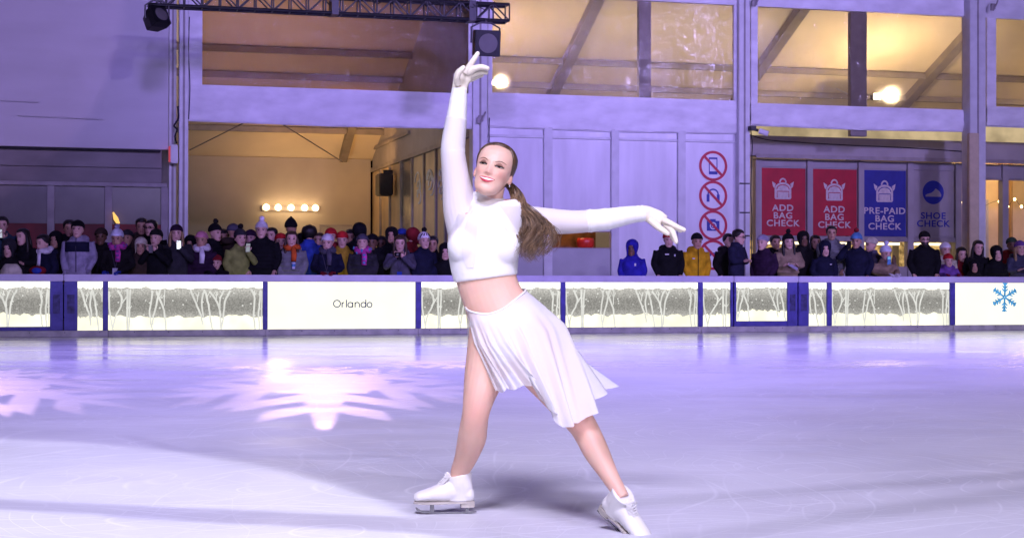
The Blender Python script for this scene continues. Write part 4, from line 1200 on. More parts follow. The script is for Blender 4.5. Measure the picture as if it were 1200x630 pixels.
def head_rings(n=64, m=56, smile=1.0):
    rings = []
    for i in range(m + 1):
        th = pi * i / m
        z = -.5 * cos(th)
        a, f, b = head_prof(z)
        yc = (f * .45 + b * .55); ring = []
        for k in range(n):
            t = 2 * pi * k / n
            c, s = cos(t), sin(t)                                # t = 0 straight ahead
            x = a * (abs(s) ** .92) * (1 if s >= 0 else -1)
            if c >= 0: y = yc - (yc - f) * (c ** .90)
            else: y = yc + (b - yc) * ((-c) ** .95)
            if c > 0: y -= head_front(x, z, smile) * smooth01(c * 2.2)
            ring.append(Vector((x, y, z)))
        rings.append(ring)
    return rings
def add_head(mb, Mx, n=64, m=56, smile=1.0, ears=True):
    s = len(mb.v)
    mb.loft(head_rings(n, m, smile))
    if ears:
        for sg in (-1, 1):
            mb.ell((sg * .325, .06, -.07), .028, .055, .10, 12, 8, rot=Matrix.Rotation(sg * radians(-22), 3, 'Z'))
    return mb.xform(Mx, s)

# ================================================================== the skater
def skin_mat(name, col, sss=.15):
    m, nt = new_mat(name); L = nt.links.new
    out = nd(nt, 'ShaderNodeOutputMaterial'); b = nd(nt, 'ShaderNodeBsdfPrincipled')
    at = nd(nt, 'ShaderNodeAttribute'); at.attribute_name = 'tint'
    nz = nd(nt, 'ShaderNodeTexNoise'); nz.inputs['Scale'].default_value = 26; nz.inputs['Detail'].default_value = 5
    tc = nd(nt, 'ShaderNodeTexCoord'); L(tc.outputs['Object'], nz.inputs['Vector'])
    mx = nd(nt, 'ShaderNodeMix', data_type='RGBA'); mx.inputs['A'].default_value = rgba(col)
    mx.inputs['B'].default_value = rgba((col[0] * .92, col[1] * .55, col[2] * .55))
    L(at.outputs['Fac'], mx.inputs['Factor'])
    m2 = nd(nt, 'ShaderNodeMix', data_type='RGBA', blend_type='MULTIPLY'); m2.inputs['Factor'].default_value = .10
    L(mx.outputs['Result'], m2.inputs['A']); L(nz.outputs['Color'], m2.inputs['B'])
    L(m2.outputs['Result'], b.inputs['Base Color'])
    b.inputs['Roughness'].default_value = .48; b.inputs['Specular IOR Level'].default_value = .35
    b.inputs['Subsurface Weight'].default_value = sss; b.inputs['Subsurface Radius'].default_value = (.014, .005, .003); b.inputs['Subsurface Scale'].default_value = 1
    L(b.outputs[0], out.inputs[0]); return m
SK = skin_mat('skin_fair', (.74, .485, .375))
M['white_cloth'] = pmat('white_stretch', (.80, .80, .82), rough=.55, var=.02, scale=20, bump=.10, bscale=14, sheen=.2)
M['sheer'] = sheer_mat('sheer_mesh', (.82, .80, .84), .05, bump=.12, bscale=26)
M['chiffon'] = sheer_mat('white_chiffon', (.86, .86, .89), .23, bump=.10, bscale=12)
M['glove'] = pmat('cream_glove', (.78, .72, .60), rough=.65, var=.05, scale=20, bump=.12, bscale=40)
M['boot'] = pmat('white_leather', (.76, .75, .75), rough=.42, var=.05, scale=14, bump=.08, bscale=30)
M['steel'] = pmat('steel', (.30, .30, .33), rough=.25, metal=.9, var=.08)
M['sole'] = pmat('pale_sole', (.50, .46, .42), rough=.6)
M['hair_b'] = None
def hair_mat(name, c0, c1, sc=26.0):
    m, nt = new_mat(name); L = nt.links.new
    out = nd(nt, 'ShaderNodeOutputMaterial'); b = nd(nt, 'ShaderNodeBsdfPrincipled')
    tc = nd(nt, 'ShaderNodeTexCoord'); mp = nd(nt, 'ShaderNodeMapping'); mp.inputs['Scale'].default_value = (1, 1, .18)
    L(tc.outputs['Object'], mp.inputs[0])
    nz = nd(nt, 'ShaderNodeTexNoise'); nz.inputs['Scale'].default_value = sc * 3; nz.inputs['Detail'].default_value = 4
    L(mp.outputs[0], nz.inputs[0])
    r = nd(nt, 'ShaderNodeMapRange'); r.inputs[1].default_value = .35; r.inputs[2].default_value = .65; L(nz.outputs[0], r.inputs[0])
    mx = nd(nt, 'ShaderNodeMix', data_type='RGBA'); mx.inputs['A'].default_value = rgba(c0); mx.inputs['B'].default_value = rgba(c1)
    L(r.outputs[0], mx.inputs['Factor']); L(mx.outputs['Result'], b.inputs['Base Color'])
    bp = nd(nt, 'ShaderNodeBump'); bp.inputs['Strength'].default_value = .5; bp.inputs['Distance'].default_value = .004
    L(nz.outputs[0], bp.inputs['Height']); L(bp.outputs[0], b.inputs['Normal'])
    b.inputs['Roughness'].default_value = .42; b.inputs['Specular IOR Level'].default_value = .5
    L(b.outputs[0], out.inputs[0]); return m
HB = hair_mat('brown_hair', (.035, .018, .010), (.10, .055, .03))
HB2 = hair_mat('brown_hair_ends', (.10, .055, .028), (.30, .185, .10), 12)

def P(px, py, Y, hw=None, dr=1.0):
    p = K(px, py, Y)
    if hw is None: return p
    r = hw * Y / F
    return (p.x, p.y, p.z, r, r * dr)
GY = 6.55
TORSO = [(600, 432, 36, 1.0), (599, 412, 42, .98), (594, 392, 44.5, .86), (587, 370, 38.5, .86), (577, 348, 35.2, .82), (571, 330, 35.2, .78),
         (568, 312, 37.6, .78), (567, 296, 40.2, .80), (567.3, 281, 41.2, .80), (571, 266, 40.4, .78), (575, 254, 41, .70), (573, 245, 33, .68), (571, 238, 22, .82), (571, 232, 16.5, 1.0),
         (573, 224, 15.5, 1.0), (577, 212, 15.5, 1.0)]
def torso_pts(off=0.0, lo=0, hi=99, dz=0):
    out = []
    for i, (x, y, hw, dr) in enumerate(TORSO):
        if lo <= i <= hi:
            q = P(x, y, GY + .01, hw, dr); out.append((q[0], q[1], q[2], q[3] + off, q[4] + off))
    return out
ARM_R = [(548, 268, 6.56, 21.85), (540, 243, 6.56, 18.52), (535, 214, 6.55, 14.06), (531, 182, 6.54, 11.97), (531.5, 166, 6.54, 11.59), (535, 138, 6.54, 9.79), (538.5, 104, 6.54, 7.03), (538.7, 101, 6.54, 5.13)]
ARM_L = [(597, 262, 6.57, 20.90), (614, 259, 6.58, 16.62), (640, 259, 6.60, 13.87), (668, 260, 6.62, 12.16), (688, 259, 6.63, 11.40), (712, 256.5, 6.63, 10.73), (740, 251.5, 6.63, 8.36), (756, 250, 6.63, 7.03), (758.5, 250.7, 6.63, 4.94)]
LEG_R = [(583, 392, 6.55, 34), (576, 416, 6.52, 30), (568, 440, 6.49, 24.5), (561.5, 464, 6.46, 19.0), (557.5, 484, 6.46, 16.0), (555, 500, 6.49, 16.4), (552.5, 515, 6.53, 16.6), (545, 538, 6.59, 13), (538.5, 553, 6.62, 10.6), (538, 568, 6.62, 9.0)]
LEG_L = [(613, 396, 6.54, 36), (630, 422, 6.49, 32), (651, 453, 6.40, 25), (670, 481, 6.32, 19), (682, 497, 6.28, 16.6), (690, 511, 6.26, 15.8), (699, 529, 6.23, 15.0), (714, 556, 6.17, 10.8), (724, 573, 6.13, 9.0), (730, 583, 6.115, 8.0)]
def lp(A, off=0.0, a=0, b=99, dr=1.0):
    r = []
    for i, q in enumerate(A):
        if a <= i <= b:
            t = P(q[0], q[1], q[2], q[3], dr); r.append((t[0], t[1], t[2], t[3] + off, t[4] + off))
    return r
HEADH = .228
HC = K(578.3, 201, 6.50)
HR = Matrix.Rotation(radians(16), 4, 'Y') @ Matrix.Rotation(radians(-10), 4, 'X') @ Matrix.Rotation(radians(-10), 4, 'Z')
HM = Matrix.Translation(HC) @ HR @ Matrix.Scale(HEADH, 4)

mb = MB()
limb(mb, torso_pts(), 32, 4)
for c in ((547, 287), (588, 288)):
    q = K(c[0], c[1], GY - .050); mb.ell(q, .074, .054, .072, 18, 12)
for c, dy in (((578, 405), .07), ((612, 402), .07)):            # seat
    q = K(c[0], c[1], GY + dy); mb.ell(q, .085, .085, .09, 18, 12)
limb(mb, lp(ARM_R), 20, 4); limb(mb, lp(ARM_L), 20, 4)
limb(mb, lp(LEG_R, dr=1.02), 24, 5); limb(mb, lp(LEG_L, dr=1.02), 24, 5)
# shoulder caps so the arms grow out of the trunk
for c, r in (((549, 256), .062), ((604, 256), .062)):
    mb.ell(K(c[0], c[1], 6.57), r, r, r * .9, 16, 10)
limb(mb, [P(573, 236, 6.55, 15, 1), P(577, 220, 6.53, 14.5, 1), P(580, 205, 6.52, 14, 1)], 18, 4)
add_head(mb, HM, 72, 64)
skater = remesh(mb, 'person', [SK], .0034, 3)
tag(skater, 'figure skater in white crop top and skirt with one arm raised high', 'person')
# warm tint of cheeks, ears, nose, knees and elbows
me = skater.data
HMI = HM.inverted()
att = me.attributes.new('tint', 'FLOAT_COLOR', 'POINT')
kn = [(K(682, 497, 6.22), .06), (K(556, 486, 6.40), .06)]
buf = []
for v in me.vertices:
    t = .12
    q = HMI @ v.co
    if abs(q.x) < .6 and abs(q.z) < .7 and q.y < .7:
        ax = abs(q.x)
        t = .10
        if q.y < -.1:
            t += .42 * g2(ax, q.z, .20, -.12, .10, .08) + .22 * g2(q.x, q.z, 0, -.14, .05, .04) + .10 * g2(ax, q.z, .145, .07, .09, .035)
        if ax > .31 and q.z < .1: t += .35
    for c, r in kn:
        t += .28 * math.exp(-((v.co - c).length / r) ** 2)
    buf += [t, t, t, 1]
att.data.foreach_set('color', buf)
BV = BVHTree.FromPolygons([v.co for v in me.vertices], [p.vertices for p in me.polygons])
FD = (HR @ Vector((0, 1, 0)))                                    # from the face into the head
def on_face(x, z, off=.0015):
    o = HM @ Vector((x, -1.2, z))
    h = BV.ray_cast(o, FD)
    p = h[0] if h[0] else HM @ Vector((x, -.38, z))
    return p - FD * off
def face_patch(outline_rows, off):
    """rows of (x, z) points, laid on the face"""
    mb = MB(); n = len(outline_rows[0]); vs = []; fs = []
    for row in outline_rows:
        for x, z in row: vs.append(on_face(x, z, off))
    for i in range(len(outline_rows) - 1):
        for j in range(n - 1):
            a = i * n + j; fs.append((a, a + 1, a + n + 1, a + n))
    return mb.add(vs, fs)
def rows_between(lo, hi, x0, x1, n=15, m=4):
    R = []
    for i in range(m + 1):
        R.append([(x0 + (x1 - x0) * k / n, lo(k / n * 2 - 1) + (hi(k / n * 2 - 1) - lo(k / n * 2 - 1)) * i / m) for k in range(n + 1)])
    return R
MW = .142
par = lambda c, e: (lambda s: c + (e - c) * s * s)
up_out = lambda s: -.212 - .006 * (1 - abs(s)) * 0 + (-.212 - -.212) + (-.005 if abs(s) < .12 else 0) + (-.014) * s * s
corner = -.228
f_up_top = lambda s: -.214 + (corner + .214) * s * s - .006 * math.exp(-(s / .12) ** 2)
f_up_bot = lambda s: -.238 + (corner + .238) * s * s
f_lo_top = lambda s: -.276 + (corner + .276) * s ** 2
f_lo_bot = lambda s: -.312 + (corner + .312) * abs(s) ** 2.2
M['lip'] = pmat('red_lips', (.50, .04, .07), rough=.3, var=.08, scale=60)
M['teeth'] = pmat('teeth', (.85, .82, .78), rough=.25, var=.03)
M['mouth'] = pmat('mouth_dark', (.10, .015, .015), rough=.6)
lips = face_patch(rows_between(f_up_bot, f_up_top, -MW, MW), .0026)
lips2 = face_patch(rows_between(f_lo_bot, f_lo_top, -MW, MW), .0028)
n0 = len(lips.v); lips.add(lips2.v, lips2.f)
lips.build('lips', M['lip'], skater, smooth=True)
face_patch(rows_between(lambda s: f_lo_top(s) - .002, lambda s: f_up_bot(s) + .002, -MW * .99, MW * .99), .0012).build('mouth', M['mouth'], skater)
face_patch(rows_between(lambda s: f_lo_top(s * .86) + .006 * (1 - s * s), lambda s: f_up_bot(s * .86) + .001, -MW * .86, MW * .86), .0018).build('teeth', M['teeth'], skater, smooth=True)
M['lash'] = pmat('lash', (.02, .010, .008), rough=.6)
M['brow'] = pmat('brow', (.13, .07, .045), rough=.7)
M['eye_white'] = pmat('eye_white', (.62, .58, .56), rough=.15)
M['iris'] = pmat('iris', (.05, .035, .025), rough=.12)
M['shadow'] = pmat('eye_shadow', (.42, .21, .16), rough=.5)
for sg in (-1, 1):
    cx, cz, hw = sg * .148, .018, .072
    tilt = lambda s: .010 * s * sg
    e_up = lambda s: cz + tilt(s) + .016 * (1 - s * s)
    e_lo = lambda s: cz + tilt(s) - .008 * (1 - s * s)
    face_patch(rows_between(lambda s: e_up(s) - .002, lambda s: cz + tilt(s) + .060 * (1 - s * s) + .004, cx - hw * 1.12, cx + hw * 1.12, 12, 4), .0012).build('eye_shadow', M['shadow'], skater, smooth=True)
    ey = face_patch(rows_between(e_lo, e_up, cx - hw, cx + hw, 12, 3), .0016).build('eye', M['eye_white'], skater, smooth=True)
    ir = MB(); c = (cx - .012, cz + .006)
    vs = [on_face(c[0], c[1], .0024)] + [on_face(c[0] + .025 * cos(2 * pi * k / 14), min(max(c[1] + .025 * sin(2 * pi * k / 14), e_lo(0) + .001), e_up(0) - .001), .0022) for k in range(14)]
    ir.add(vs, [(0, 1 + k, 1 + (k + 1) % 14) for k in range(14)]).build('iris', M['iris'], ey)
    l = MB(); l.tube([on_face(cx + s * hw * 1.08, e_up(s * .98) + .002, .0026) for s in [k / 7 - 1 for k in range(15)]], [.0010 + .0014 * sin(pi * k / 14) for k in range(15)], 6)
    for s in (-.9, -.6, -.3, 0, .3, .6, .9):
        a = on_face(cx + s * hw, e_up(s), .003); b = on_face(cx + s * hw * 1.25, e_up(s) + .018, .009)
        l.tube([a, b], [.0009, .0003], 5)
    l.tube([on_face(cx + s * hw, e_lo(s) - .002, .0022) for s in [k / 5 - 1 for k in range(11)]], .0006, 5)
    l.build('eyelashes', M['lash'], skater)
    face_patch(rows_between(lambda s: .108 - .022 * s * s + .012 * s * sg, lambda s: .121 - .030 * s * s + .012 * s * sg, cx + sg * .008 - .092, cx + sg * .008 + .092, 12, 2), .0018).build('eyebrow', M['brow'], skater, smooth=True)
    nb = MB()
    q = on_face(sg * .034, -.168, .0006)
# hair: a slick cap drawn back from the brow
capm = MB(); n = 80; m = 40; rings = []
def hairline(t):                                                # z of the hair edge for a direction t (0 = front)
    a = abs((t + pi) % (2 * pi) - pi)
    return .425 - .02 * smooth01(a / .8) - .30 * smooth01((a - .85) / .5) - .42 * smooth01((a - 1.15) / .9)
for i in range(m + 1):
    ring = []
    for k in range(n):
        t = 2 * pi * k / n
        zl = hairline(t); q = i / m
        z = zl + (.503 - zl) * sin(q * pi / 2)
        a, f, b = head_prof(min(z, .5)); yc = f * .45 + b * .55
        c, s = cos(t), sin(t)
        x = a * (abs(s) ** .92) * (1 if s >= 0 else -1)
        y = yc - (yc - f) * (c ** .90) if c >= 0 else yc + (b - yc) * ((-c) ** .95)
        th = .005 + .026 * smooth01(q * 5)
        nrm = Vector((x, y - yc * .5, max(0, z) * .8)).normalized()
        ring.append(Vector((x, y, z)) + nrm * th + Vector((0, 0, .012 * q)))
    rings.append(ring)
capm.loft(rings, cap=False); capm.f.append(tuple(range(len(capm.v) - n, len(capm.v)))); capm.mi.append(0)
capm.xform(HM)
hair = capm.build('hair', HB, skater, smooth=True)
pt_ = HM @ Vector((.10, .47, .02)); bun = MB().ell(pt_, .030, .028, .032, 14, 10)
bun.build('hair_tie', M['lash'], hair, smooth=True)
# pony tail: many wavy tapering strands
mb = MB(); mb2 = MB(); r_ = random.Random(21)
cl = [(r_.uniform(0, 6.28), r_.uniform(.012, .026), r_.uniform(1.2, 2.2), r_.uniform(-1, 1), r_.uniform(-1, 1), r_.uniform(.62, 1.12)) for _ in range(14)]
for k in range(460):
    c_ = cl[k % 14]; a = max(-1, min(1, c_[3] + r_.gauss(0, .34))); b = max(-1, min(1, c_[4] + r_.gauss(0, .36))); L_ = c_[5] + r_.uniform(-.15, .12)
    base = pt_ + Vector((r_.uniform(-.012, .012), r_.uniform(-.01, .01), r_.uniform(-.012, .012)))
    p1 = K(604 + 5 * a, 226 + 3 * b, 6.56)
    p2 = K(613 + 9 * a, 243, 6.515 - .015 * b)
    p3 = K(625 + 16 * a + 3 * b, 262, 6.490 - .012 * b)
    p4 = K(629 + 19 * a + 4 * b, 282, 6.470 + .02 * b)
    p5 = K(626 + 21 * a + 5 * r_.uniform(-1, 1), 282 + 24 * L_ * (1 - .35 * abs(a)), 6.455 + .03 * b)
    Q = catmull([base, p1, p2, p3, p4, p5], 7)
    ph = cl[k % 14][0] + r_.uniform(-.5, .5); am = cl[k % 14][1] * r_.uniform(.7, 1.4); fr = cl[k % 14][2]
    Q = [(q[0] + am * sin(fr * 6.28 * i / len(Q) + ph) * i / len(Q) * 1.6, q[1] + am * .6 * cos(fr * 6.28 * i / len(Q) + ph), q[2]) for i, q in enumerate(Q)]
    R0 = r_.uniform(.0007, .0019)
    (mb if k % 5 < 2 else mb2).tube(Q, [R0 * (1 - .85 * (i / len(Q)) ** 1.6) for i in range(len(Q))], 4)
mb.build('ponytail', HB, skater, smooth=True); mb2.build('ponytail', HB2, skater, smooth=True)
for sg in (1,):
    e = HM @ Vector((sg * .345, .035, -.178)); MB().ell(e, .005, .005, .006, 10, 8).build('earring', M['steel'], skater, smooth=True)

# --- clothes
mb = MB()
tp = [t for t in TORSO]
rows = [(569.3, 326.5, 37.6, .80), (567.6, 312, 39.8, .80), (566.9, 296, 41.8, .82), (567.2, 281, 42.6, .82), (571, 267, 44.5, .84), (574.5, 255, 44, .78), (573, 246, 39.5, .80), (571.3, 239.5, 28.5, .92), (571, 233, 19.6, 1.0), (571.5, 226, 18.8, 1.02)]
limb(mb, [P(x, y, GY + .008, h, d) for x, y, h, d in rows], 36, 4)
for c in ((547, 287), (588, 288)):
    mb.ell(K(c[0], c[1], GY - .052), .080, .060, .078, 18, 12)
for c, r in (((546.5, 256), .077), ((605, 258), .068)):
    mb.ell(K(c[0], c[1], 6.57), r, r, r * .92, 16, 10)
top = remesh(mb, 'crop_top', [M['white_cloth'], M['sheer']], .004, 22, skater)
# thin zip line and sheer keyhole on the front of the top
# sheer raglan yoke over both shoulders
def side_of(px, py, a, b): return (b[0] - a[0]) * (py - a[1]) - (b[1] - a[1]) * (px - a[0])
def unproject(p):
    c = CAMR.transposed() @ (p - CAMP); return 600 + F * c.x / -c.z, 315 - F * c.y / -c.z
for pl in top.data.polygons:
    x_, y_ = unproject(pl.center)
    if y_ < 284 and pl.center.y < 6.7:
        if (x_ > 578 and side_of(x_, y_, (586, 243), (613, 279)) < 0 and y_ > 241) or (x_ < 560 and side_of(x_, y_, (553, 245), (531, 276)) > 0 and y_ > 241):
            pl.material_index = 1
BT = BVHTree.FromPolygons([v.co for v in top.data.vertices], [p.vertices for p in top.data.polygons])
def on_top(px, py, off=.0015):
    d = ray(px, py); h = BT.ray_cast(CAMP, d)
    return (h[0] if h[0] else K(px, py, GY - .1)) - d.normalized() * off
def dens(rows_, n):
    return [tuple(q) for q in catmull(rows_, n)]
key = [[(x, y) for x in [xl + (xr - xl) * i_ / 9 for i_ in range(10)]] for y, xl, xr in dens(((246, 553, 561), (256, 548, 560), (268, 544.5, 559), (280, 542, 558.5), (292, 541, 558), (304, 542.5, 557), (314, 547, 555)), 5)]
kb_ = MB(); vs = []; fs = []
for row in key: vs += [on_top(x, y, .0022) for x, y in row]
for i in range(len(key) - 1):
    for j in range(9): fs.append((10 * i + j, 10 * i + j + 1, 10 * i + j + 11, 10 * i + j + 10))
kb_.add(vs, fs).build('keyhole_panel', pmat('keyhole_mesh', (.73, .71, .77), rough=.6, var=.05), top, smooth=True)
sm = MB()
for pts in ([(552, 233.5), (587, 236.5)], [(551.5, 238), (588, 241)], [(558, 246), (572, 250), (588, 262), (603, 282)]):
    sm.tube([on_top(x, y, .0004) for x, y in catmull(pts, 6)], .0012, 5)
sm.build('seam', M['white_cloth'], top, smooth=True)
mb = MB(); limb(mb, lp(ARM_R, .009, 0, 5), 24, 6)
remesh(mb, 'sleeve', [M['sheer']], .004, 1, skater)
mb = MB(); limb(mb, lp(ARM_L, .006, 0, 6), 24, 6)
remesh(mb, 'sleeve', [M['sheer']], .004, 3, skater)
def warmer(A, a, b, seed):
    pts = catmull(lp(A, .0068, a, b), 24); r_ = random.Random(seed); mb = MB(); rings = []
    N_ = len(pts)
    FO = [(r_.uniform(.02, .98), r_.uniform(-.05, .05), r_.uniform(-.0012, .0024), r_.uniform(.012, .03)) for _ in range(11)]
    for i, q in enumerate(pts):
        t = (Vector(pts[min(i + 1, N_ - 1)][:3]) - Vector(pts[max(i - 1, 0)][:3])).normalized()
        s = t.cross(Vector((0, 1, 0))).normalized(); d = s.cross(t); n = 32; ring = []
        for k in range(n):
            th = 2 * pi * k / n
            wr = 0
            for (c_, tw, am_, wd_) in FO:
                wr += am_ * math.exp(-((i / N_ - c_ - tw * sin(th + seed)) / wd_) ** 2)
            edge = .0006 if i < 2 else 0
            ring.append(Vector(q[:3]) + s * (q[3] + wr + edge) * cos(th) + d * (q[4] + wr + edge) * sin(th))
        rings.append(ring)
    return mb.loft(rings)
warmer(ARM_R, 3, 6, 1).build('arm_warmer', M['white_cloth'], skater, smooth=True)
warmer(ARM_L, 4, 7, 4).build('arm_warmer', M['white_cloth'], skater, smooth=True)

# --- gloved hands, five fingers each
def hand(palm, fingers):
    mb = MB()
    limb(mb, [P(*q[:4], q[4]) for q in palm], 18, 5)
    for fg in fingers:
        pts = [P(q[0], q[1], q[2], q[3], 1.0) for q in fg]
        limb(mb, pts, 12, 5)
        e = pts[-1]; mb.ell(e[:3], e[3], e[3], e[3], 10, 8)
    return mb
mb = hand([(537.8, 113, 6.54, 9.4, .95), (538.5, 106, 6.54, 9.2, .88), (539.5, 99, 6.54, 9.2, .62), (542, 91, 6.535, 10.6, .55), (545, 84.5, 6.53, 9.8, .5)],
          [[(545, 86, 6.515, 3.9), (550.5, 77, 6.505, 3.6), (555.5, 69.5, 6.50, 3.2), (559.8, 62.8, 6.50, 2.6)],          # index, raised
           [(548, 86, 6.52, 3.9), (556.5, 80.5, 6.50, 3.7), (564, 78.5, 6.495, 3.3), (571.5, 80.3, 6.49, 2.7)],           # middle
           [(549.5, 90, 6.545, 3.7), (557, 86.5, 6.53, 3.5), (564, 84.5, 6.525, 3.1), (570, 85.5, 6.52, 2.5)],             # ring
           [(549, 94.5, 6.565, 3.3), (555, 92, 6.56, 3.1), (560.5, 89.5, 6.555, 2.8), (565, 88.5, 6.55, 2.3)],             # little finger
           [(536.5, 99, 6.515, 4.2), (535.5, 91, 6.49, 4.0), (538.5, 84, 6.475, 3.5), (543, 79.5, 6.47, 2.9)]])            # thumb
remesh(mb, 'glove', [M['glove']], .0024, 2, skater)
mb = hand([(747, 250.5, 6.63, 9.6, .95), (755, 249.8, 6.63, 9.3, .88), (762, 252, 6.63, 9.4, .62), (770.5, 256.5, 6.625, 10.2, .55), (777, 261, 6.62, 9.4, .5)],
          [[(776, 257, 6.605, 4.0), (786, 262, 6.595, 3.8), (794.5, 266.3, 6.59, 3.4), (801.5, 269.2, 6.59, 2.8)],          # index
           [(779, 262, 6.615, 3.9), (786, 268.5, 6.60, 3.7), (790, 276, 6.595, 3.4), (792.3, 283.3, 6.595, 2.8)],           # middle, dropped
           [(777.5, 264, 6.64, 3.7), (783.5, 269.5, 6.635, 3.5), (787.5, 275.5, 6.63, 3.1), (789.5, 281, 6.63, 2.5)],       # ring
           [(777, 259, 6.66, 3.4), (786, 263.5, 6.665, 3.2), (793, 267.5, 6.67, 2.9), (797.5, 270.5, 6.67, 2.4)],           # little finger
           [(762, 257.5, 6.60, 4.3), (769, 264, 6.575, 4.0), (776, 269.3, 6.565, 3.5), (782.5, 273.5, 6.56, 2.9)]])         # thumb
remesh(mb, 'glove', [M['glove']], .0024, 2, skater)

# --- briefs and skirt
mb = MB()
limb(mb, [P(585, 363, GY + .01, 38, .88), P(595, 390, GY + .01, 44.5, .92), P(600, 412, GY + .005, 46, 1.0), P(604, 424, GY, 40, 1.0)], 32, 5)
remesh(mb, 'briefs', [M['white_cloth']], .005, 4, skater)
WA = [(545.5, 359, 6.55), (548, 363, 6.49), (558, 366.5, 6.442), (573, 367.5, 6.425), (589, 362, 6.425), (603, 351.5, 6.45), (616, 340.5, 6.545),
      (609, 339.5, 6.65), (590, 346, 6.695), (566, 354, 6.685), (549, 358, 6.63), (545.5, 359, 6.555)]
HI = [(556, 402, 6.45), (561, 404, 6.41), (573, 405, 6.375), (589, 403, 6.36), (608, 398, 6.36), (632, 389, 6.38), (661, 381, 6.48),
      (652, 377, 6.64), (627, 384, 6.72), (595, 392, 6.73), (562, 399, 6.69), (549, 401, 6.60)]
HE = [(581, 459, 6.36), (592, 457, 6.33), (607, 454, 6.31), (628, 452, 6.27), (646, 483, 6.17), (665, 500, 6.13), (692, 484, 6.19),
      (702, 462, 6.44), (715, 452, 6.66), (672, 446, 6.80), (610, 436, 6.78), (549, 417, 6.62)]
nS, nV = 132, 40
def curve(C): return catmull([tuple(K(*q)) for q in C], nS // (len(C) - 1))
cw, ch, ce = curve(WA), curve(HI), curve(HE)
nn = len(cw)
mb = MB(); vs = []; fs = []
r_ = random.Random(8)
for j in range(nV + 1):
    v = j / nV
    for i in range(nn):
        a, b, c = Vector(cw[i]), Vector(ch[i]), Vector(ce[i])
        # quadratic through waist, hip and hem
        p = a * ((1 - v) * (1 - 2 * v)) + b * (4 * v * (1 - v)) + c * (v * (2 * v - 1)) if False else (a.lerp(b, v / .42) if v < .42 else b.lerp(c, (v - .42) / .58))
        if v > .2:                                              # round the hip corner
            q = a * (1 - v) ** 2 + b * 2 * v * (1 - v) + c * v * v
            p = p.lerp(q, .30)
        s = i / (nn - 1)
        fold = (.020 * sin(2 * pi * 11 * s + 1.5 * v) + .012 * sin(2 * pi * 23 * s + 2.0 + 2 * v) + .004 * sin(2 * pi * 41 * s + 5 * v)) * smooth01(v * 2.2) * (.15 + v ** 1.2) * (1 if .02 < s < .98 else .2)
        cen = Vector(((cw[0][0] + cw[nn // 2][0]) / 2, GY, p.z))
        nrm = Vector((p.x - cen.x, p.y - cen.y, 0)).normalized()
        vs.append(p + nrm * fold + Vector((0, 0, .006 * sin(2 * pi * 11 * s + .5) * v * v)))
for j in range(nV):
    for i in range(nn - 1):
        k = j * nn + i; fs.append((k, k + 1, k + nn + 1, k + nn))
skirt = mb.add(vs, fs).build('skirt', M['chiffon'], skater, smooth=True)
wb = MB(); wb.tube([tuple(K(*q)) for q in []] or [Vector(p) for p in cw], .0045, 8)
wb.build('waistband', M['white_cloth'], skirt, smooth=True)

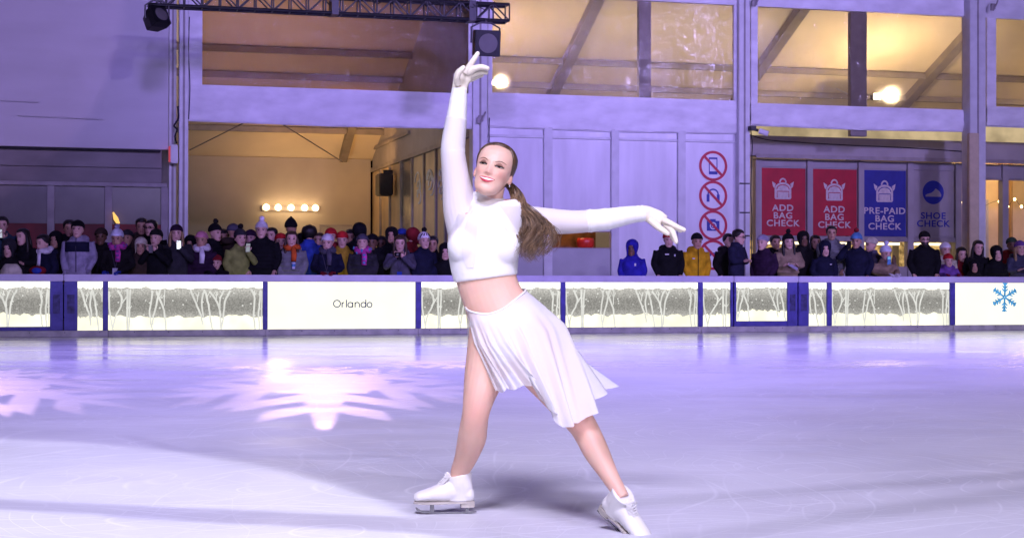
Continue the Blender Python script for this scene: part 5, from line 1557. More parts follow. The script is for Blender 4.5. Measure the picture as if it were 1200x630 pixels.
# --- skates
def skate(Mx, nm='ice_skate'):
    root = None
    mb = MB()
    k = .90
    shaft = [(-.008, .120, .051, .045), (-.009, .10, .050, .043), (-.012, .07, .052, .041), (-.008, .04, .055, .036), (-.006, .012, .052, .032)]
    rings = []
    for x, z, rx, ry in shaft:
        rings.append([(x + rx * cos(2 * pi * i / 24), ry * sin(2 * pi * i / 24), z + (.012 * -cos(2 * pi * i / 24) if z > .11 else 0)) for i in range(24)])
    mb.loft(rings)
    secs = [(-.068, .034, .022, .018), (-.055, .038, .034, .030), (-.02, .048, .044, .035), (.03, .054, .046, .038), (.07, .047, .039, .041), (.105, .040, .031, .042), (.14, .034, .025, .039), (.165, .030, .020, .031), (.178, .028, .013, .018)]
    rings = []
    for x, z, h, w_ in secs:
        ring = []
        for i in range(24):
            a = 2 * pi * i / 24; c, s = cos(a), sin(a)
            zz = z + h * s
            ring.append((x * 1.0, w_ * c, max(zz, .010)))
        rings.append(ring)
    mb.loft(rings)
    # tongue
    mb.tube([(.028, 0, .08), (.036, 0, .11), (.043, 0, .131)], [.016, .013, .007], 10, flat=1.0)
    mb.xform(Mx)
    boot = remesh(mb, nm, [M['boot']], .0032, 3, skater)
    so = MB()
    out = [(-.07, .018), (-.04, .031), (.0, .029), (.05, .030), (.09, .041), (.13, .039), (.16, .030), (.178, .012)]
    poly = [(x, y) for x, y in out] + [(x, -y) for x, y in reversed(out)]
    rr = [[(x, y, z) for x, y in poly] for z in (.003, .012)]
    so.loft(rr)
    hp = [(x, y * .95) for x, y in [(-.07, .018), (-.045, .03), (-.015, .026)]]; hp = hp + [(x, -y) for x, y in reversed(hp)]
    so.loft([[(x, y, z) for x, y in hp] for z in (-.013, .0028)])
    so.xform(Mx).build('sole', M['sole'], boot)
    bl = MB()
    pts = [(-.080, -.035), (-.06, -.0385), (.0, -.040), (.08, -.039), (.14, -.036), (.165, -.028), (.172, -.014), (.167, -.012), (.15, -.024), (.10, -.031), (.0, -.0325), (-.07, -.0315), (-.080, -.032)]
    bl.prism(pts, -.002, .002)
    bl.box(-.055, -.025, -.012, .012, -.0155, -.0132).box(-.048, -.034, -.003, .003, -.0325, -.0157)
    bl.box(.07, .13, -.014, .014, -.001, .0025).box(.095, .112, -.003, .003, -.0315, -.0012)
    bl.xform(Mx).build('blade', M['steel'], boot)
    la = MB()
    for i in range(6):
        t = i / 5; x = .080 - .036 * t; z = .076 + .040 * t
        x2 = .080 - .036 * (t + .1); z2 = .076 + .040 * (t + .1)
        la.tube([(x - .01, .026, z - .006), (x, .010, z + .006), (x2, -.010, z2 + .006), (x2 - .01, -.026, z2 - .006)], .0022, 5)
        la.tube([(x - .01, -.026, z - .006), (x, -.010, z + .007), (x2, .010, z2 + .007), (x2 - .01, .026, z2 - .006)], .0022, 5)
    for s in (-1, 1):
        la.tube([(.044, 0, .118), (.050, s * .012, .122), (.052, s * .022, .112), (.047, s * .008, .112)], .002, 5)
    la.xform(Mx).build('laces', M['boot'], boot)
    return boot
def frame(o, fwd, up):
    f = Vector(fwd).normalized(); u_ = Vector(up); l = u_.cross(f).normalized(); u_ = f.cross(l)
    return Matrix(((f.x, l.x, u_.x, o[0]), (f.y, l.y, u_.y, o[1]), (f.z, l.z, u_.z, o[2]), (0, 0, 0, 1)))
a1 = K(537, 553, 6.62)
skate(frame((a1.x - .004, 6.62, .041), (-1, -.12, 0), (0, 0, 1)))
a2 = K(726, 576, 6.13); t2 = K(776, 622, 6.02)
fw = (t2 - a2).normalized()
upv = Vector((.50, -.66, .55))
fo = frame((0, 0, 0), fw, upv)
U2 = fo.to_3x3() @ Vector((0, 0, 1))
skate(frame(a2 - U2 * .112 + fw * .026, fw, upv))
# ================================================================== the crowd behind the barrier
CM = {}
def cloth(key):
    if key not in CM:
        c = {'black': (.012, .012, .016), 'black2': (.020, .018, .020), 'navy': (.018, .020, .055), 'navy2': (.03, .03, .075), 'char': (.05, .048, .06),
             'greyblue': (.09, .09, .15), 'slate': (.13, .12, .17), 'lilacgrey': (.34, .31, .42), 'plum': (.05, .02, .06), 'brown': (.07, .045, .035), 'khaki': (.30, .22, .14),
             'tan': (.28, .20, .13), 'yellow': (.60, .33, .012), 'royal': (.03, .025, .36), 'teal': (.05, .10, .15), 'grey': (.20, .20, .21), 'white': (.72, .68, .72),
             'cream': (.62, .57, .44), 'pink': (.62, .24, .33), 'magenta': (.50, .06, .32), 'red': (.50, .02, .025), 'darkred': (.20, .015, .02), 'orange': (.6, .10, .02),
             'blue': (.03, .06, .36), 'sky': (.10, .25, .48), 'lime': (.24, .27, .07), 'gold': (.45, .28, .03), 'purple': (.16, .07, .28), 'green': (.06, .10, .06), 'mask': (.62, .62, .75), 'jeans': (.03, .035, .07)}[key]
        if max(c) < .2: c = tuple(.6 * q for q in c)
        CM[key] = pmat('cloth_' + key, c, rough=.85, var=.22, scale=7, bump=.8, bscale=11, spec=.15)
    return CM[key]
for k, c in (('fair', (.62, .37, .30)), ('tan', (.45, .25, .17)), ('brown', (.16, .08, .05))):
    CM['skin_' + k] = pmat('skin_' + k, c, rough=.5, var=.05, scale=20)
for k, c in (('dark', (.012, .009, .008)), ('brown', (.05, .026, .014)), ('blonde', (.32, .21, .09)), ('grey', (.25, .24, .24))):
    CM['hair_' + k] = pmat('hair_' + k, c, rough=.45, var=.3, scale=30, stretch=(3, 3, .6), bump=.3)
CM['eye'] = pmat('eye_dark', (.012, .010, .010), rough=.2)
CM['mouth'] = pmat('mouth_red', (.28, .07, .07), rough=.4)
CM['glass'] = pmat('spectacles', (.01, .01, .012), rough=.2)

def head_shell(zline, th, top=0.0, n=28, m=14, front_drop=None):
    """closed shell over the skull above an edge line zline(t)"""
    outer = []; 
    for i in range(m + 1):
        q = i / m; ring = []
        for k in range(n):
            t = 2 * pi * k / n; zl = zline(t)
            z = zl + (.50 - zl) * sin(q * pi / 2)
            a, f, b = head_prof(max(-.5, min(z, .499))); yc = f * .45 + b * .55
            a = max(a, .24 if z < 0 else a); 
            c, s = cos(t), sin(t)
            x = a * s; y = yc - (yc - f) * c if c >= 0 else yc - (b - yc) * c
            nr = Vector((x, y - yc, max(0, z) * .8))
            nr = nr.normalized() if nr.length > 1e-5 else Vector((0, 0, 1))
            tk = th(q) if callable(th) else th
            ring.append(Vector((x, y, z)) + nr * tk + Vector((0, 0, top * q * q)))
        outer.append(ring)
    return outer
def add_shell(mb, rings, Mx, mi=0):
    s = len(mb.v)
    inner = [[p * .93 for p in r] for r in rings[:1]]
    mb.loft(inner + rings, mi, cap=True)
    return mb.xform(Mx, s)
def hand_mesh(mb, p, d, up, sz=1.0, grip=.5):
    """palm, four unequal bent fingers and a thumb"""
    d = Vector(d).normalized(); s = d.cross(Vector(up)).normalized(); u = s.cross(d); p = Vector(p)
    L = .085 * sz
    mb.ell(p + d * L * .45, L * .46, L * .55, L * .22, 10, 6, rot=Matrix((s, d, u)).transposed())
    for k, ln in enumerate((.80, .92, .86, .66)):
        o = p + d * L * .85 + s * L * (k - 1.5) * .27
        a = o + (d * cos(grip * .6) - u * sin(grip * .6)) * L * ln * .5
        b = a + (d * cos(grip * 1.5) - u * sin(grip * 1.5)) * L * ln * .45
        mb.tube([o, a, b], [L * .125, L * .115, L * .09], 6)
    o = p + d * L * .25 - s * L * .42
    mb.tube([o, o + (d * .6 - s * .7) * L * .4, o + (d * 1.0 - s * .55 - u * .3) * L * .75], [L * .14, L * .13, L * .1], 6)
    return mb

def person(px, py, w, yaw, coat, hat, hair, skin, pose, label, scarf=None, gloves=None, tilt=0.0, extra=None, width=1.0, shoulder=None, group='spectators behind the barrier'):
    u, ztop = UZ(px, py, w)
    hat_t = hat[0] if hat else None
    hat_x = {'pompom': .10, 'beanie': .03, 'hood': .03, 'furhood': .05, 'afro': .06, 'cap': .02, 'slouch': .09, 'flap': .03, None: .015}[hat_t]
    H = ztop - DECK - hat_x * 1.2
    width *= 1.16
    kid = H < 1.30
    hh = .285 if not kid else .25
    hc = H - hh / 2
    r_ = random.Random(int(px * 13 + py))
    k = H / 1.68
    base = Wp(u, w, DECK)
    Rz = Matrix.Rotation(radians(yaw), 4, 'Z')
    S = .188 * k ** .6 * width if not kid else .145 * width
    sh = (H - hh * 1.13) if shoulder is None else shoulder
    hip = .50 * H; ch = sh - .16 * k
    lean = .03
    hz = Matrix.Translation((0, -lean - .02, hc)) @ Matrix.Rotation(radians(tilt), 4, 'Y') @ Matrix.Rotation(radians(r_.uniform(-3, 8)), 4, 'X') @ Matrix.Rotation(radians(r_.uniform(-6, 6)), 4, 'Z') @ Matrix.Scale(hh, 4)
    rail = ZR1 - DECK
    A = {}
    for sg in (-1, 1):
        s0 = (sg * S * .86, .0, sh - .035 * k)
        if pose == 'rail':
            el = (sg * (S + .05), -.02, max(rail + .10, sh - .30 * k)); hd = (sg * r_.uniform(.05, .14), -(w - .04), rail + .045)
            if kid: el = (sg * (S + .03), -.08, rail + .02)
        elif pose in ('phone', 'camera'):
            el = (sg * (S + .05), -.10, sh - .27 * k); hd = (sg * .055, -.27, sh - .03 * k if pose == 'phone' else sh - .06 * k)
        elif pose == 'phone_one' and sg == 1:
            el = (sg * (S + .05), -.12, sh - .27 * k); hd = (sg * .06, -.28, sh - .05 * k)
        elif pose == 'raise' and sg == -1:
            el = (sg * (S + .08), -.16, sh - .16 * k); hd = (sg * .13, -.24, sh + .11 * k)
        elif pose == 'fold':
            el = (sg * (S + .06), -.06, sh - .28 * k); hd = (-sg * .06, -.21 - .02 * sg, sh - .27 * k)
        else:
            el = (sg * (S + .030), .03, sh - .29 * k); hd = (sg * (S - .03), -.12, sh - .53 * k)
        A[sg] = (s0, el, hd)
    def trunk(mb, off, z0, arms=True, legs=False):
        T = [(0, .01, z0, .155 * k * width + off, .105 * k + off), (0, .0, hip + .06 * k, .152 * k * width + off, .11 * k + off), (0, -.005, (hip + ch) / 2, .142 * k * width + off, .105 * k + off),
             (0, -.005, ch, S * .84 + off, .118 * k + off), (0, -.0, sh - .05 * k, S * .88 + off * .7, .105 * k + off * .7), (0, -.005, sh + .012, S * .60 + off * .4, .075 * k + off * .4), (0, -.015, sh + .045, .062 + off * .8, .062 + off * .8)]
        if z0 >= hip + .06 * k: T.pop(0)
        limb(mb, T, 20, 3)
        if arms:
            for sg in (-1, 1):
                s0, el, hd = A[sg]; o2 = off * .75
                limb(mb, [(*s0, .058 * k + o2, .062 * k + o2), (*[(a + b) / 2 for a, b in zip(s0, el)], .050 * k + o2, .052 * k + o2), (*el, .043 * k + o2, .044 * k + o2),
                          (*[(a + b) / 2 for a, b in zip(el, hd)], .037 * k + o2, .038 * k + o2), (*[b + (a - b) * .04 for a, b in zip(el, hd)], .027 * k + o2 * .8, .028 * k + o2 * .8)], 12, 3, view=(.25, 1, .3))
    mb = MB(); trunk(mb, 0, hip - .02)
    limb(mb, [(0, -.01, sh - .02, .066, .062), (0, -.02, sh + .06, .058, .06), (0, -.02, hc - .02, .052, .058)], 14, 3)
    for sg in (-1, 1):
        limb(mb, [(sg * .085 * k, 0, hip + .02, .085 * k, .09 * k), (sg * .09 * k, -.01, .27 * H, .056 * k, .062 * k), (sg * .09 * k, .01, .06 * H, .038 * k, .042 * k), (sg * .09 * k, -.02, .015, .04, .05)], 12, 3)
    add_head(mb, hz, 36, 32, r_.random())
    body = remesh(mb, 'person', [CM['skin_' + skin]], .0125, 1)
    # hands grow out of the wrists
    hm = MB()
    for sg in (-1, 1):
        s0, el, hd = A[sg]; d = Vector(hd) - Vector(el)
        if pose in ('phone', 'camera', 'phone_one', 'raise') and d.z > .05: d = Vector((-.15 * sg, -.3, 1))
        if pose == 'rail': d = Vector((-sg * .3, -1, -.15))
        hand_mesh(hm, Vector(hd) - d.normalized() * .02, d, (0, .3, 1) if d.z < .3 * d.length else (0, 1, .2), 1.0 if not kid else .8, .7)
    if gloves:
        pass
    else:
        bm = bmesh.new(); bm.from_mesh(body.data); tmp = hm.mesh('tmp', [CM['skin_' + skin]]); bm.from_mesh(tmp); bm.to_mesh(body.data); bm.free(); bpy.data.meshes.remove(tmp)
        body.data.polygons.foreach_set('use_smooth', [True] * len(body.data.polygons))
    body.location = base; body.rotation_euler = (0, 0, radians(yaw))
    tag(body, label, 'person', group)
    if gloves: hm.build('glove', cloth(gloves), body, smooth=True)
    cm = MB(); off = .034 if not kid else .028
    trunk(cm, off, .34 * H if r_.random() < .5 else .44 * H)
    cs = r_.uniform(.95, 1.18)
    limb(cm, [(0, .0, sh - .03, .125 * cs, .11 * cs), (0, -.005, sh + .02, .112 * cs, .105 * cs), (0, -.010, sh + .06, .100 * cs, .098 * cs), (0, -.012, sh + .085, .088, .086)], 16, 2)   # stand-up collar
    if hat_t not in ('hood', 'furhood') and r_.random() < .55:                      # hood lying on the back
        limb(cm, [(-.13, .03, sh + .0, .05, .05), (-.09, .11, sh + .03, .07, .06), (0, .15, sh + .03, .085, .07), (.09, .11, sh + .03, .07, .06), (.13, .03, sh + .0, .05, .05)], 12, 3, view=(0, .2, 1))
    if extra is None and r_.random() < .5:                                                            # quilted sleeves and body
        kq = r_.uniform(.055, .085); z_ = sh - .12
        while z_ > hip:
            wq_ = S * .9 + .02; limb(cm, [(-wq_, -.03, z_, .028, .028), (-wq_ * .6, -.115 * k, z_ - .004, .030, .030), (0, -.145 * k, z_ - .008, .030, .030), (wq_ * .6, -.115 * k, z_ - .004, .030, .030), (wq_, -.03, z_, .028, .028)], 8, 2, view=(0, 0, 1)); z_ -= kq
    c_ = remesh(cm, 'coat', [cloth(coat)], .0135, 1, body)
    tm = MB()
    for sg in (-1, 1):
        limb(tm, [(sg * .085 * k, 0, hip + .03, .098 * k, .10 * k), (sg * .09 * k, -.01, .27 * H, .072 * k, .078 * k), (sg * .09 * k, .01, .05 * H, .06 * k, .066 * k)], 12, 3)
        tm.ell((sg * .09 * k, -.05, .04), .048, .12, .04, 12, 8)
    tm.build('trousers', cloth('jeans' if r_.random() < .5 else 'black2'), body, smooth=True)
    # zip or placket line and pocket flap on the coat
    # face
    fm = MB(); mm = MB()
    for sg in (-1, 1):
        s0 = len(fm.v); fm.ell((sg * .142, -.372, .025), .058, .03, .026, 8, 6); fm.xform(hz, s0)
        s0 = len(fm.v); fm.tube([(sg * .07, -.40, .105), (sg * .15, -.395, .125), (sg * .22, -.355, .10)], .014, 5); fm.xform(hz, s0)
    fm.build('eyes', CM['eye'], body, smooth=True)
    mm.tube([(-.10, -.375, -.262), (-.05, -.402, -.275), (.0, -.412, -.278), (.05, -.402, -.275), (.10, -.375, -.262)], [.008, .02, .024, .02, .008], 6); mm.xform(hz)
    mm.build('mouth', CM['mouth'], body, smooth=True)
    # hair
    hk = CM['hair_' + hair[1]] if hair else None
    if hair:
        hb = MB(); ty = hair[0]
        back = -.18 if ty == 'short' else -.30
        def hl(t):
            a = abs((t + pi) % (2 * pi) - pi)
            return .30 - .22 * smooth01((a - .7) / .5) + (back - .08) * smooth01((a - 1.2) / .7)
        add_shell(hb, head_shell(hl, lambda q: .02 + .035 * smooth01(q * 4)), hz)
        if ty == 'long':
            for sg in (-1, 1):
                Q = [(sg * .26, .0, .25, .06, .09), (sg * .36, .0, -.05, .085, .14), (sg * .38, -.04, -.45, .10, .16), (sg * .36, -.10, -.85, .11, .12), (sg * .33, -.14, -1.15, .05, .05)]
                s0 = len(hb.v); limb(hb, Q, 10, 4); hb.xform(hz, s0)
            s0 = len(hb.v); limb(hb, [(0, .28, .2, .30, .14), (0, .32, -.3, .36, .16), (0, .34, -.8, .34, .12), (0, .33, -1.1, .22, .05)], 14, 4); hb.xform(hz, s0)
        if ty == 'afro':
            s0 = len(hb.v); hb.ell((0, .10, .16), .50, .50, .44, 18, 12)
            for i in range(s0, len(hb.v)): hb.v[i] = hb.v[i] * (1 + r_.uniform(-.05, .05))
            hb.xform(hz, s0)
        if ty == 'beard':
            def bl(t): return -.30
            s0 = len(hb.v); limb(hb, [(0, -.28, -.16, .26, .12), (0, -.30, -.36, .22, .12), (0, -.27, -.52, .12, .09)], 14, 3); hb.xform(hz, s0)
        hb.build('hair', hk, body, smooth=True)
    if hat_t in ('beanie', 'pompom', 'slouch', 'flap'):
        hb = MB()
        def zl(t):
            a = abs((t + pi) % (2 * pi) - pi)
            return .20 - .13 * smooth01((a - .6) / 1.2) - (.50 * g2(a, 0, 1.57, 0, .45, 1) if hat_t == 'flap' else 0)
        tp = {'beanie': .05, 'pompom': .12, 'slouch': .26, 'flap': .05}[hat_t]
        add_shell(hb, head_shell(zl, lambda q: .075 if q < .22 else .05 + .02 * (1 - q), tp), hz)
        ht = hb.build('hat', cloth(hat[1]), body, smooth=True)
        if hat_t == 'pompom':
            pb = MB(); pb.ell((.02, .04, .76), .17, .17, .16, 14, 10)
            for i in range(len(pb.v)): pb.v[i] = Vector((.02, .04, .76)) + (pb.v[i] - Vector((.02, .04, .76))) * r_.uniform(.88, 1.12)
            pb.xform(hz); pb.build('pompom', cloth(hat[2] if len(hat) > 2 else hat[1]), ht, smooth=True)
        if len(hat) > 3:                                       # striped knit
            sb = MB()
            for q in range(5):
                a = -1.0 + q * .5
                s0 = len(sb.v); sb.tube([(.40 * sin(a), .03 - .42 * cos(a), .20), (.38 * sin(a + .2), .03 - .40 * cos(a + .2), .36), (.25 * sin(a + .3), .03 - .28 * cos(a + .3), .50)], .035, 6); sb.xform(hz, s0)
            sb.build('stripes', cloth(hat[3]), ht, smooth=True)
    elif hat_t in ('hood', 'furhood'):
        hb = MB()
        def zl(t):
            a = abs((t + pi) % (2 * pi) - pi)
            return .30 - .78 * smooth01((a - .55) / .75)
        add_shell(hb, head_shell(zl, .10 if hat_t == 'hood' else .13, .03), hz)
        hd_ = hb.build('hood', cloth(hat[1]), body, smooth=True)
        rim = MB(); pts = []
        for i in range(23):
            a = -1.3 + 2.6 * i / 22
            z = zl(a); aa, f, b = head_prof(max(-.5, z)); aa = max(aa, .24); yc = f * .45 + b * .55
            pts.append(Vector((aa * sin(a) * 1.18, yc - (yc - f) * cos(a) * 1.08 + .02, z)))
        fr = .09 if hat_t == 'furhood' else .045
        rim.tube(pts, [fr * (r_.uniform(.8, 1.25) if hat_t == 'furhood' else 1) for _ in pts], 7); rim.xform(hz)
        rim.build('hood_rim', cloth(hat[2] if len(hat) > 2 else hat[1]), hd_, smooth=True)
    elif hat_t == 'cap':
        hb = MB()
        add_shell(hb, head_shell(lambda t: .18, .05, .02), hz)
        ht = hb.build('hat', cloth(hat[1]), body, smooth=True)
        pk = MB(); s0 = 0
        pk.loft([[(.30 * sin(a), -.30 - d_ * cos(a) * .35 - .08, .17 - .06 * d_ + h) for a in [-1.2 + 2.4 * i / 12 for i in range(13)]] + [(.28 * sin(a), -.28, .17 + h) for a in [1.2 - 2.4 * i / 12 for i in range(13)]] for d_, h in ((1, 0), (1, .03))])
        pk.xform(hz); pk.build('peak', cloth(hat[1]), ht)
    if scarf:
        sb = MB(); pts = []; n = 20
        for i in range(n + 1):
            a = 2 * pi * i / n
            pts.append((.115 * sin(a), -.02 - .105 * cos(a), sh + .055 + .02 * cos(a) * -1 + .012 * sin(3 * a)))
        sb.tube(pts, [.05 + .008 * sin(5 * i) for i in range(n + 1)], 8)
        sb.tube([(.03, -.15, sh + .04), (.05, -.175, sh - .08), (.04, -.18, sh - .22)], [.04, .05, .045], 8, flat=.45)
        sc_o = sb.build('scarf', cloth(scarf[0] if isinstance(scarf, tuple) else scarf), body, smooth=True)
        if isinstance(scarf, tuple):
            s2 = MB(); r2 = random.Random(5)
            for i in range(0, n, 3):
                p = Vector(pts[i]); s2.ell(p + Vector((p.x, p.y + .02, 0)).normalized() * .038 + Vector((0, 0, r2.uniform(-.02, .02))), .022, .022, .034, 8, 6)
            for i in range(3): s2.ell((.045, -.20, sh - .04 - .07 * i), .03, .012, .018, 8, 6)
            s2.build('scarf_pattern', cloth(scarf[1]), sc_o, smooth=True)
    P_ = lambda x, y, z: base + Rz.to_3x3() @ Vector((x, y, z))
    if extra: extra(body, A, sh, k, P_, hz, hc, hh)
    return body

def thing_at(name, mb, mat, label, cat, P0, yaw, group=None, smooth=False, bevel=0.0):
    o = mb.build(name, mat, smooth=smooth, bevel=bevel); o.location = P0; o.rotation_euler = (0, 0, radians(yaw)); return tag(o, label, cat, group)
def phone(label, screen=None, dx=0.0, dz=.06, tilt=15, yaw=0, dy=-.035, case='black'):
    def f(body, A, sh, k, P_, hz, hc, hh):
        hds = [A[s][2] for s in (-1, 1)]
        c = Vector(max(hds, key=lambda q: q[2])) if abs(hds[0][2] - hds[1][2]) > .1 else (Vector(hds[0]) + Vector(hds[1])) / 2
        rz = body.rotation_euler.z
        e = empty('phone', P_(c.x + dx, c.y + dy, c.z + dz), rz + radians(yaw), label, 'phone', 'phones held by the spectators')
        Rt = Matrix.Rotation(radians(tilt), 4, 'X')
        mb = MB().box(-.04, .04, -.005, .005, -.08, .08).xform(Rt); mb.build('case', cloth(case), e, bevel=.004)
        front = screen is not None
        mb = MB().box(-.036, .036, -.0075, -.0052, -.074, .074).xform(Rt)
        mb.build('screen', emat('phone_screen', (.8, .85, 1.0), screen) if front else M['dark_glass'], e)
    return f
def both(*fs):
    def f(*a):
        for g in fs: g(*a)
    return f
def lanyard(col='blue'):
    def f(body, A, sh, k, P_, hz, hc, hh):
        mb = MB(); mb.tube([(-.09, -.10, sh + .0), (-.03, -.165 * k - .01, sh - .2), (0, -.165 * k - .02, sh - .33)], .006, 5); mb.tube([(.09, -.10, sh), (.03, -.165 * k - .01, sh - .2), (0, -.165 * k - .02, sh - .33)], .006, 5)
        l = mb.build('lanyard', cloth('slate'), body)
        MB().box(-.045, .045, -.185 * k - .012, -.185 * k - .004, sh - .45, sh - .33).build('card', emat('card_sheen', (.22, .20, .55), .45) if False else cloth('mask' if col == 'white' else col), l)
    return f
def patch(col, x, dz, wx=.03, wz=.012):
    def f(body, A, sh, k, P_, hz, hc, hh):
        y = -.158 * k - .012
        MB().box(x - wx, x + wx, y - .006, y + .03, sh - dz - wz, sh - dz + wz).build('chest_logo', cloth(col), body)
    return f
def zipper(col='black'):
    def f(body, A, sh, k, P_, hz, hc, hh):
        MB().tube([(0, -.115 * k - .036, sh + .04), (0, -.153 * k - .012, sh - .12), (0, -.15 * k - .008, sh - .35), (0, -.15 * k - .006, sh - .55)], .008, 5).build('zip', cloth(col), body)
    return f
def specs():
    def f(body, A, sh, k, P_, hz, hc, hh):
        mb = MB()
        for sg in (-1, 1):
            s0 = len(mb.v); mb.tube([(sg * .145 + .085 * cos(a), -.425, .02 + .06 * sin(a)) for a in [2 * pi * i / 14 for i in range(15)]], .012, 5); mb.xform(hz, s0)
            s0 = len(mb.v); mb.tube([(sg * .23, -.42, .03), (sg * .35, -.05, .02)], .012, 5); mb.xform(hz, s0)
        s0 = len(mb.v); mb.tube([(-.06, -.43, .03), (.06, -.43, .03)], .012, 5); mb.xform(hz, s0)
        mb.build('spectacles', CM['glass'], body)
    return f
def block(col, z_lo, z_hi, name='coat_panel', wx=.8):
    """a yoke panel of another colour on the front of the coat"""
    def f(body, A, sh, k, P_, hz, hc, hh):
        mb = MB(); rings = []
        for i in range(7):
            z = sh - z_hi + (z_hi - z_lo) * i / 6
            rings.append([((.165 * wx * k) * sin(a), -(.152 * k + .018) * cos(a) ** .6, z) for a in [-1.25 + 2.5 * j / 14 for j in range(15)]])
        mb.loft(rings, closed=False, cap=False)
        n = len(mb.v); mb.add([v * 1.0 + Vector((0, .02, 0)) for v in mb.v], [tuple(reversed(q)) for q in mb.f])
        mb.build(name, cloth(col), body, smooth=True)
    return f

